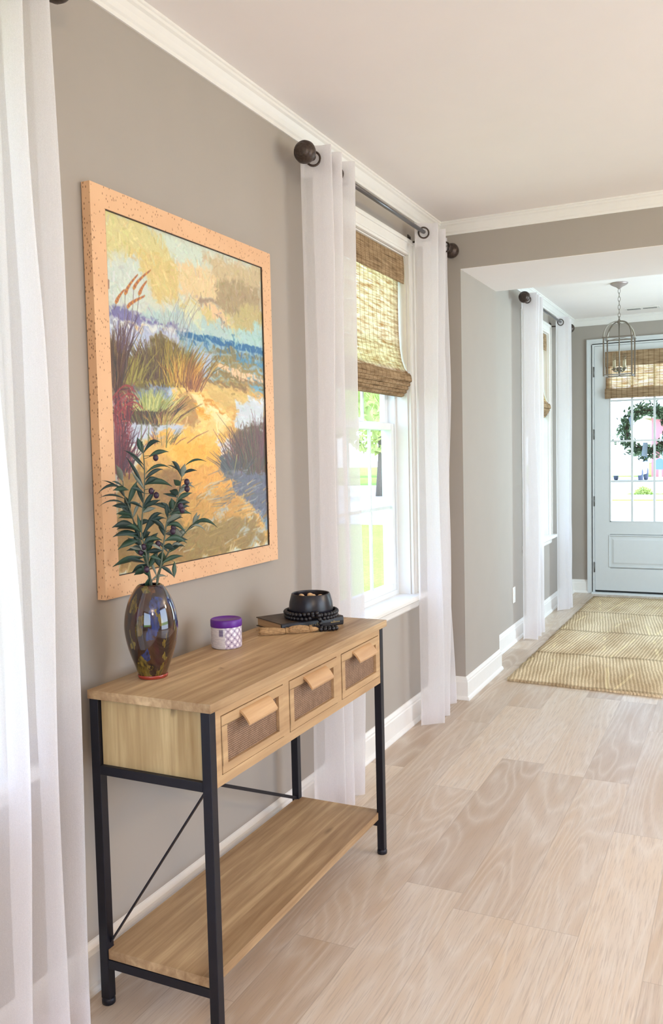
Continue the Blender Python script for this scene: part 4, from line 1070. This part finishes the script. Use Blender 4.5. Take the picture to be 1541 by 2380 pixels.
for z in (2.11,1.522,.887,.254):
    b = MB(); b.tube([(DL-.006,y_f-.006,z-.048),(DL-.006,y_f-.006,z+.048)],.0055,10); b.box(DL-.006,DL+.001,y_f-.003,y_f,z-.046,z+.046); b.box(DL-.022,DL-.006,y_f-.004,y_f+.010,z-.046,z+.046)
    b.build('hinge', M['hinge'], door)
b = MB(); b.lathe([(.0,.0),(.028,.0),(.028,.008),(.012,.012),(.012,.035),(.026,.045),(.030,.060),(.024,.074),(.0,.078)], n=24, M=Matrix.Translation((1.055,y_f,.98))@Matrix.Rotation(math.pi/2,4,'X'))
b.build('door_knob', M['hinge'], door)
# jamb, casing, threshold
b = MB(); b.box(DX0,DL-.003,8.50,8.66,0,DZ1); b.box(DR_+.003,DX1,8.50,8.66,0,DZ1); b.box(DL-.003,DR_+.003,8.50,8.66,DT+.003,DZ1)
b.build('trim_5', M['door'], kind='structure')
b = MB()
for (xa,xb,za,zb) in ((.172,.232,0,2.352+.064),(1.124,1.184,0,2.352+.064),(.232,1.124,2.356,2.352+.064)): b.box(xa,xb,8.503,8.52,za,zb)
for (xa,xb,za,zb) in ((.172,.188,0,2.416),(1.168,1.184,0,2.416),(.188,1.168,2.400,2.416)): b.box(xa,xb,8.496,8.503,za,zb)
for (xa,xb,za,zb) in ((.214,.222,0,2.366),(1.134,1.142,0,2.366),(.222,1.134,2.366,2.374)): b.box(xa,xb,8.500,8.503,za,zb)
b.build('trim_6', M['door'], kind='structure')
MB().prism([(8.455,0),(8.66,0),(8.66,.016),(8.47,.016),(8.458,.010)],'x',DX0+.0,DX1-.0).build('trim_7', M['door'], kind='structure')
# shade on the door
sx0, sx1 = .345, 1.010
ds = thing('roman_shade', 'woven grass shade covering the top of the glazed front door', 'window shade', ((sx0+sx1)/2,8.48,2.28))
MB().box(sx0+.004,sx1-.004,8.478,8.5035,2.255,2.284).build('head_rail', M['trim'], ds)
MB().box(sx0,sx1,8.470,8.4765,2.150,2.288).build('valance', M['valance_x'], ds)
vs = []; fs = []; n = 24; prof = [(8.485,2.256),(8.486,2.12),(8.484,2.00),(8.480,1.955),(8.474,1.94)]; k = len(prof)
for i in range(n+1):
    t = i/n
    for (yy,z) in prof: vs.append((sx0+.004+(sx1-sx0-.008)*t,yy+.0015*math.sin(t*8+z*5),z))
for i in range(n):
    for jn in range(k-1): a = i*k+jn; fs.append((a,a+k,a+k+1,a+1))
MB().add(vs,fs,True).build('shade_panel', M['shade_x'], ds)
for q,(za,zb,ya,yb) in enumerate([(1.945,1.892,8.460,8.496),(1.914,1.872,8.466,8.498),(1.892,1.853,8.472,8.499)]):
    MB().prism([(yb,za),(ya+.008,za),(ya,zb+.012),(ya+.003,zb),(yb,zb)],'x',sx0-.004,sx1+.004).build('fold', M['valance_x'], ds, bevel=.002)

# ------------------------------------------------------------------ lantern pendant
LX, LY = .671, 6.86
ln_ = thing('lantern_pendant', 'brushed nickel open lantern with four candle bulbs hanging on a chain', 'pendant light', (LX,LY,HC))
MB().lathe([(.064,0),(.064,-.006),(.058,-.012),(.040,-.022),(.022,-.030),(.012,-.040),(.006,-.046),(.0,-.047)], (LX,LY,HC), 36).build('canopy', plain('canopy_nickel', lin(176,164,160), .35, .5), ln_)
zt, zb_ = HC-.044, 2.365; nl = 7; ll = (zt-zb_)/nl
lk = None
for i in range(nl):
    zc = zt-ll*(i+.5); pts = []
    for k in range(20):
        a = 2*math.pi*k/20; hx = .0085*math.cos(a); hz = (ll*.5+.003)*math.sin(a)
        pts.append((LX+(hx if i%2==0 else 0), LY+(0 if i%2==0 else hx), zc+hz))
    MB().tube(pts,.0018,6,closed=True).build('chain_link', M['nickel'], ln_)
HW, TZt, TZb = .100, 2.208, 1.932
MB().tube([(LX,LY,2.372),(LX,LY,2.345)],.004,10).build('hanging_loop', M['nickel'], ln_)
MB().lathe([(.0,.352-.35+.02),(.006,.018),(.007,.008),(.013,.004),(.016,-.004),(.016,-.012),(.008,-.018),(.0,-.019)], (LX,LY,2.335), 20).build('hub', M['nickel'], ln_)
for sx in (-1,1):
    for sy in (-1,1):
        pts = []
        for k in range(15):
            a = math.pi/2*k/14; rad = HW*math.sin(a)**.9; z = TZt+.004+(2.330-TZt)*math.cos(a)
            pts.append((LX+sx*rad,LY+sy*rad,z))
        MB().tube(pts,.0058,4,smooth=False).build('arch', M['nickel'], ln_)
        MB().box(LX+sx*HW-.005,LX+sx*HW+.005,LY+sy*HW-.005,LY+sy*HW+.005,TZb-.010,TZt+.004).build('post', M['nickel'], ln_)
def ring(z0,z1,ho,hi,name):
    b = MB()
    b.box(LX-ho,LX+ho,LY-ho,LY-hi,z0,z1); b.box(LX-ho,LX+ho,LY+hi,LY+ho,z0,z1); b.box(LX-ho,LX-hi,LY-hi,LY+hi,z0,z1); b.box(LX+hi,LX+ho,LY-hi,LY+hi,z0,z1)
    return b.build(name, M['nickel'], ln_)
ring(TZt-.004,TZt+.004,HW+.010,HW-.008,'top_frame'); ring(TZb-.003,TZb+.004,HW+.004,HW-.008,'bottom_frame')
b = MB()
for z in (TZt,TZb):
    b.bar((LX-HW,LY-HW,z),(LX+HW,LY+HW,z),.006,.003); b.bar((LX-HW,LY+HW,z),(LX+HW,LY-HW,z),.006,.003)
b.build('cross_bar', M['nickel'], ln_)
MB().tube([(LX,LY,2.32),(LX,LY,1.925)],.0048,10).build('centre_rod', M['nickel'], ln_)
MB().lathe([(.0,-.03),(.008,-.028),(.010,-.014),(.020,-.010),(.024,.0),(.020,.014),(.010,.018),(.0,.019)], (LX,LY,1.975), 20).build('arm_hub', M['nickel'], ln_)
bulbm = glass_mat('clear_bulb_glass', (.93,.94,.93,1)); cm = plain('candle_sleeve', lin(196,188,160), .4, .1)
for k in range(4):
    a = math.pi/4+k*math.pi/2+.25; cx_, cy_ = LX+.052*math.cos(a), LY+.052*math.sin(a)
    MB().tube([(LX,LY,1.972),(LX+.026*math.cos(a),LY+.026*math.sin(a),1.960),(LX+.045*math.cos(a),LY+.045*math.sin(a),1.962),(cx_,cy_,1.975)],.0035,8).build('arm', M['nickel'], ln_)
    MB().lathe([(.004,0),(.013,.004),(.016,.010),(.006,.012)], (cx_,cy_,1.973), 16).build('candle_cup', M['nickel'], ln_)
    MB().lathe([(.0075,0),(.0075,.060)], (cx_,cy_,1.985), 14).build('candle_sleeve', cm, ln_)
    MB().lathe([(.006,0),(.0125,.012),(.0145,.022),(.011,.038),(.005,.052),(.001,.060),(.0,.061)], (cx_,cy_,2.045), 18).build('bulb', bulbm, ln_)

# ------------------------------------------------------------------ ceiling vent, outlet
vt = thing('ceiling_vent', 'white slotted air vent in the hall ceiling behind the lantern', 'vent', (.705,8.16,HC))
MB().prism([(.560,8.105),(.850,8.105),(.850,8.215),(.560,8.215)],'z',HC-.006,HC-.0002).build('vent_plate', M['trim'], vt, bevel=.002)
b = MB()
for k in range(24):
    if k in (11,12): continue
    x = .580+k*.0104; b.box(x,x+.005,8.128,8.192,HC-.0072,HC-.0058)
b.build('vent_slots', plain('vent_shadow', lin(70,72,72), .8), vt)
ol = thing('wall_outlet', 'white wall outlet low on the far hall wall beside the curtain', 'outlet', (.026,6.14,.34))
MB().box(.0262,.0325,6.108,6.178,.284,.398).build('cover_plate', M['trim'], ol, bevel=.002)
for z in (.318,.364): MB().box(.0325,.0345,6.127,6.159,z-.013,z+.013).build('socket', M['vinyl'], ol)

# ------------------------------------------------------------------ jute rug
def rug_mat():
    b = NB('braided_jute'); t = b.n('ShaderNodeTexCoord'); sp = b.n('ShaderNodeSeparateXYZ'); b.l(t.outputs['Object'], sp.inputs[0])
    X, Y = sp.outputs[0], sp.outputs[1]
    wob = b.noise(b.coord((4,4,4)), 1.0, 2)
    yy = b.math('ADD', Y, b.math('MULTIPLY', b.math('SUBTRACT', wob, .5), .10))
    band = b.math('DIVIDE', b.math('SUBTRACT', yy, 5.03), .80); bi = b.math('FLOOR', band); bf = b.math('FRACT', band)
    par = b.math('MODULO', bi, 2.0); sgn = b.math('MULTIPLY_ADD', par, -.5, .35)
    wob2 = b.noise(b.coord((9,3,9)), 1.0, 2)
    # braids run with a slant that changes from band to band and beside the zigzag seams
    xs = b.math('ADD', X, b.math('MULTIPLY', bf, b.math('MULTIPLY', sgn, .35))); xs = b.math('ADD', xs, b.math('MULTIPLY', wob2, .018))
    fr = b.math('FRACT', b.math('DIVIDE', xs, .021)); rid = b.math('SUBTRACT', 1.0, b.math('MULTIPLY', b.math('ABSOLUTE', b.math('SUBTRACT', fr, .5)), 2.0))
    strand = b.noise(b.coord((70,160,1)), 1.0, 3, .7); spk = b.noise(b.coord((120,120,1)), 1.0, 2)
    big = b.noise(b.coord((5,2.2,1)), 1.0, 3)
    col = b.mix(b.ramp(big, [(.35, bw(0)), (.62, bw(1))]), lin(204,180,144), lin(238,218,182))
    col = b.mix(b.ramp(rid, [(.0, bw(.34)), (.45, bw(0))]), col, lin(122,96,64))
    col = b.mix(b.ramp(strand, [(.35, bw(.5)), (.6, bw(0))]), col, lin(146,116,80))
    col = b.mix(b.ramp(spk, [(.70, bw(0)), (.76, bw(.8))]), col, lin(84,62,44))
    # seams between the bands, and pale V strands
    seam = b.ramp(b.math('MINIMUM', bf, b.math('SUBTRACT', 1.0, bf)), [(.0, bw(1)), (.045, bw(.0))])
    col = b.mix(b.math('MULTIPLY', seam, .5), col, lin(110,86,56))
    zig = b.math('ABSOLUTE', b.math('SUBTRACT', b.math('FRACT', b.math('DIVIDE', b.math('ADD', X, b.math('MULTIPLY', bi, .13)), .34)), .5))   # 0..0.5
    vline = b.math('ABSOLUTE', b.math('SUBTRACT', b.math('MULTIPLY', zig, .9), b.math('MULTIPLY_ADD', bf, .30, .05)))
    vm = b.math('MULTIPLY', b.math('LESS_THAN', vline, .026), b.math('LESS_THAN', bf, .78))
    col = b.mix(b.math('MULTIPLY', vm, b.math('MULTIPLY', b.ramp(b.noise(b.coord((3,3,1)), 1.0, 1), [(.45, bw(0)), (.55, bw(1))]), .6)), col, lin(232,212,166))
    h = b.math('ADD', b.math('MULTIPLY', rid, .7), b.math('MULTIPLY', strand, .6))
    return b.done(b.bsdf(col, .9, 0, b.bump(h, .9, .006), .1))
M['rug'] = rug_mat()
rc = [(.245,5.047),(1.125,4.985),(1.125,8.30),(.262,8.265)]
b = MB(); nx, ny = 24, 80; vs = []; fs = []; rr = random.Random(2)
for i in range(nx+1):
    for jn in range(ny+1):
        u, v = i/nx, jn/ny
        x = (rc[0][0]*(1-u)+rc[1][0]*u)*(1-v)+(rc[3][0]*(1-u)+rc[2][0]*u)*v; y = (rc[0][1]*(1-u)+rc[1][1]*u)*(1-v)+(rc[3][1]*(1-u)+rc[2][1]*u)*v
        if i in (0,nx): x += rr.uniform(-.004,.004)
        if jn in (0,ny): y += rr.uniform(-.004,.004)
        vs.append((x,y,.011+rr.uniform(-.0008,.0012)))
for i in range(nx):
    for jn in range(ny): a = i*(ny+1)+jn; fs.append((a,a+ny+1,a+ny+2,a+1))
edge = [i*(ny+1) for i in range(nx+1)]+[nx*(ny+1)+k for k in range(1,ny+1)]+[i*(ny+1)+ny for i in range(nx-1,-1,-1)]+[k for k in range(ny-1,0,-1)]
nv = len(vs); vs += [(vs[e_][0],vs[e_][1],.0008) for e_ in edge]
for k in range(len(edge)): a = edge[k]; c = edge[(k+1)%len(edge)]; fs.append((a,c,nv+(k+1)%len(edge),nv+k))
rug = b.add(vs,fs,True).build('rug', M['rug']); tag(rug, 'long braided jute rug on the floor in front of the front door', 'rug')

# ------------------------------------------------------------------ wreath on the outside of the door
WX, WZ_, WYc = .700, 1.545, 8.625
wr = thing('wreath', 'round green wreath with pale blue ribbon hanging outside the front door glass', 'wreath', (WX,WYc,WZ_))
rr = random.Random(6); b = MB()
for q in range(9):
    ph = rr.uniform(0,6.28); off = rr.uniform(0,.016); pts = []
    for k in range(48):
        a = 2*math.pi*k/48; r_ = .182+.016*math.sin(a*3+ph)+.006*math.sin(a*11+ph*2); pts.append((WX+r_*math.cos(a),WYc+.014*math.cos(a*4+ph)+off-.008,WZ_+r_*math.sin(a)))
    b.tube(pts,.0055,6,closed=True)
b.build('twig_ring', plain('twig_brown', lin(70,56,44), .8, var=.3), wr)
for mi,(colr,cnt) in enumerate([(lin(92,118,84),620),(lin(150,176,142),460),(lin(58,76,54),460)]):
    b = MB()
    for k in range(cnt):
        a = rr.uniform(0,2*math.pi); r_ = .194+rr.gauss(0,.034); r_ = max(.135,r_)
        c = Vector((WX+r_*math.cos(a),WYc+rr.uniform(-.022,.028),WZ_+r_*math.sin(a)))
        out_ = Vector((math.cos(a),rr.uniform(-.5,.5),math.sin(a))); tan = Vector((-math.sin(a),0,math.cos(a)))
        d = (out_*rr.uniform(-.2,1)+tan*rr.uniform(-1,1)).normalized(); Lf = rr.uniform(.028,.056); wf = Lf*.24
        s = d.cross(Vector((rr.random(),rr.random(),rr.random()))).normalized(); nn = d.cross(s)
        tip = c+d*Lf
        if tip.y < 8.575: tip.y = 8.575
        b.add([c,c+d*Lf*.45+s*wf,tip,c+d*Lf*.45-s*wf,c+d*Lf*.45+nn*wf*.25],[(0,1,4),(1,2,4),(2,3,4),(3,0,4),(0,3,2,1)])
    b.build('foliage', plain('wreath_leaf', colr, .6, var=.2), wr)
rb_ = plain('blue_ribbon', lin(170,184,210), .5)
b = MB(); b.prism([(WX-.045,WZ_-.235),(WX+.005,WZ_-.245),(WX+.012,WZ_-.110),(WX-.030,WZ_-.110)],'y',WYc-.046,WYc-.043)
b.prism([(WX-.160,WZ_+.120),(WX-.120,WZ_+.165),(WX-.110,WZ_+.060),(WX-.135,WZ_+.010)],'y',WYc-.046,WYc-.043)
b.build('ribbon', rb_, wr)
MB().tube([(WX,WYc+.01,WZ_+.16),(WX,8.60,WZ_+.30),(WX,8.552,WZ_+.34)],.002,6).build('hanging_wire', M['hinge'], wr)

# ------------------------------------------------------------------ outdoors
GZ = -.30
def grass_mat():
    b = NB('lawn_grass'); n = b.noise(b.coord(), 1.2, 4); n2 = b.noise(b.coord(), 30, 3)
    col = b.mix(n, lin(132,162,60), lin(160,188,86)); col = b.mix(b.ramp(n2, [(.4, bw(.4)), (.6, bw(0))]), col, lin(92,132,46))
    return b.done(b.bsdf(col, .9, 0, b.bump(n2, .6, .03), .1))
M['grass'] = grass_mat(); M['conc'] = plain('pale_concrete', lin(222,220,214), .8, var=.03, scale=4)
lw = MB().box(-70,60,-30,120,GZ-.5,GZ-.02).build('lawn', M['grass']); lw['kind'] = 'structure'
b = MB(); b.box(-1.2,2.4,8.66,19.5,GZ-.3,GZ); b.build('front_walk', M['conc'], kind='structure')
b = MB(); b.box(-40,2.4,19.5,29.6,GZ-.3,GZ+.001); b.box(-40,-2.7,29.6,31,GZ-.3,GZ+.001); b.box(-40,-2.5,33.8,35.4,GZ-.3,GZ+.001); b.build('driveway', M['conc'], kind='structure')
MB().box(2.6,14,-9,12,GZ-.3,GZ-.01).build('side_bounce_slab', M['conc'], kind='structure'); MB().box(-3,2.6,-12,-2.8,GZ-.3,GZ-.01).build('back_bounce_slab', M['conc'], kind='structure')  # unseen concrete, added so the lawn throws less green light indoors
b = MB(); b.box(-60,60,31.0,33.8,GZ-.3,GZ+.004); b.build('sidewalk', M['conc'], kind='structure')
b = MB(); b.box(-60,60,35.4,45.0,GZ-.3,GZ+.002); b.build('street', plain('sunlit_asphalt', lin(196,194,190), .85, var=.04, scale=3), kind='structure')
b = MB(); b.box(-9,3,45,56,GZ-.3,GZ+.006); b.build('driveway', M['conc'], kind='structure')
# porch: slab, roof and posts in front of the door
MB().box(-.9,2.6,8.66,10.4,GZ,-.03).build('porch_slab', M['conc'], kind='structure')
MB().box(-.9,2.6,8.66,10.4,2.62,2.78).build('porch_roof', M['trim'], kind='structure')
for x in (.07,2.4):
    b = MB(); b.box(x-.09,x+.09,10.16,10.34,-.03,2.62); b.box(x-.115,x+.115,10.135,10.365,-.03,.14); b.box(x-.11,x+.11,10.14,10.36,2.5,2.62)
    b.build('porch_post', M['trim'], kind='structure')
def tree(x, y, h, r, seed, label, col, grp='trees outside the near window'):
    rr = random.Random(seed); t = thing('tree', label, 'tree', (x,y,GZ), grp)
    MB().tube([(x,y,GZ-.05),(x+.1,y,GZ+h*.3),(x,y+.1,GZ+h*.6)],[.22,.16,.08],10).build('trunk', mtr, t)
    b = MB()
    for k in range(14):
        a = rr.uniform(0,6.28); q = rr.uniform(0,1); c = (x+r*.7*q*math.cos(a),y+r*.7*q*math.sin(a),GZ+h*.42+h*.5*rr.random()); rad = r*rr.uniform(.3,.5)
        b.sphere(c,rad,10,7,(1,1,.85))
    for k in range(1800):
        a = rr.uniform(0,6.28); ph = math.acos(rr.uniform(-1,1)); rad = r*rr.uniform(.75,1.12)
        c = Vector((x+rad*math.sin(ph)*math.cos(a),y+rad*math.sin(ph)*math.sin(a),GZ+h*.66+h*.36*math.cos(ph))); s = rr.uniform(.10,.22)
        d1 = Vector((rr.gauss(0,1),rr.gauss(0,1),rr.gauss(0,1))).normalized(); d2 = d1.cross(Vector((rr.random(),rr.random(),rr.random()))).normalized(); n_ = d1.cross(d2)
        b.add([c-d1*s,c+d2*s*.5,c+d1*s,c-d2*s*.5,c+n_*s*.2],[(0,1,4),(1,2,4),(2,3,4),(3,0,4),(3,2,1,0)])
    b.build('crown', col, t)
    return t
mtr = plain('bark', lin(110,96,84), .9, var=.2)
lg1 = plain('spring_foliage', lin(186,196,110), .7, var=.25, scale=1.5); lg2 = plain('mid_foliage', lin(146,170,112), .7, var=.25, scale=1.5)
tree(-12.0,33.0,6.0,2.0,1,'leafy green tree seen through the lower panes of the near window',lg1)
tree(-19.5,29.0,7.5,2.6,2,'taller green tree behind the nearer one, seen through the near window',lg2)
tree(-7.4,24.0,7.6,1.5,3,'tree whose sunlit crown shows in the upper panes of the near window',lg1)
for q_,(x,y) in enumerate(((-23.5,52.0),(-31.5,60.0),(-15.5,52.5),(-39.0,70.0),(-24.0,70.0))): tree(x,y,9.5,3.4,20+q_,'distant hazy green tree beyond the street, seen through the near window',lg2)
tree(-9.2,53.0,8.0,2.2,4,'yellow green tree across the street, seen above the wreath through the front door',lg1,'trees across the street')
# across the street, seen through the door glass
hs = thing('house', 'red sided house across the street seen through the front door glass', 'house', (1.8,57,GZ))
MB().box(-3.6,7.0,56.5,62,GZ,3.3).build('siding', plain('red_siding', lin(226,132,136), .8), hs)
MB().prism([(56.0,3.3),(62.5,3.3),(59.25,5.6)],'x',-4.1,7.5).build('roof', plain('pale_roof', lin(208,196,190), .8), hs)
for x in (-3.1,1.6): 
    wn_ = MB().box(x,x+1.5,56.42,56.5,.4,2.3).build('house_window', M['trim'], hs); MB().box(x+.1,x+1.4,56.38,56.42,.5,2.2).build('pane', plain('house_glass', lin(150,164,176), .2), wn_)
MB().box(-1.25,1.2,56.4,56.5,GZ,2.2).build('garage_door', M['trim'], hs)
cr_ = thing('car', 'white car in the driveway across the street, low in the front door glass', 'car', (-4.1,49.0,GZ))
carp = plain('white_car_paint', lin(226,230,236), .3, .0); cg = plain('car_glass', lin(96,116,170), .15)
bx = MB().prism([(47.0,.05),(47.0,.50),(47.3,.62),(48.1,.70),(48.6,1.12),(50.2,1.14),(50.9,.74),(51.3,.66),(51.3,.05)],'x',-5.0,-3.25).build('car_body', carp, cr_, bevel=.05)
MB().prism([(48.14,.72),(48.60,1.08),(48.62,1.04),(48.2,.70)],'x',-4.88,-3.37).build('windscreen', cg, cr_)
MB().prism([(48.35,.74),(48.68,1.06),(50.1,1.07),(50.6,.74)],'x',-5.02,-3.23).build('side_window', cg, cr_)
tyre = plain('tyre', lin(78,84,100), .8)
for x in (-4.92,-3.33):
    for y in (47.75,50.5): MB().lathe([(.0,-.1),(.31,-.1),(.33,-.06),(.33,.06),(.31,.1),(.0,.1)], n=20, M=Matrix.Translation((x,y,GZ+.336))@Matrix.Rotation(math.pi/2,4,'Y')).build('wheel', tyre, cr_)
mb_ = thing('mailbox', 'blue mailbox on a post by the street, at the right edge of the door glass', 'mailbox', (-1.30,34.6,GZ))
MB().box(-1.35,-1.25,34.55,34.65,GZ,.62).build('post', M['trim'], mb_)
pr = [(-1.46,.62),(-1.14,.62)]+[(-1.30+.16*math.cos(a),.86+.18*math.sin(a)) for a in [math.pi*k/10 for k in range(11)]]
MB().prism(pr,'y',34.3,34.85).build('box', plain('blue_mailbox', lin(104,128,200), .5), mb_)
def shrub(x,y,z,r,seed,label):
    rr = random.Random(seed); b = MB()
    for k in range(500):
        a = rr.uniform(0,6.28); ph = math.acos(rr.uniform(-.2,1)); q = r*rr.uniform(.5,1); c = Vector((x+q*math.sin(ph)*math.cos(a),y+q*math.sin(ph)*math.sin(a),z+q*math.cos(ph)*.9)); s = .07*r/.5
        d1 = Vector((rr.gauss(0,1),rr.gauss(0,1),rr.gauss(0,1))).normalized(); d2 = d1.cross(Vector((rr.random(),rr.random(),rr.random()))).normalized()
        b.add([c-d1*s,c+d2*s*.6,c+d1*s,c-d2*s*.6,c+d1.cross(d2)*s*.3],[(0,1,4),(1,2,4),(2,3,4),(3,0,4),(3,2,1,0)])
    tag(b.build('shrub', lg1), label, 'shrub')
shrub(-1.86,34.2,GZ,.34,5,'low yellow green shrub left of the mailbox, seen through the door glass')
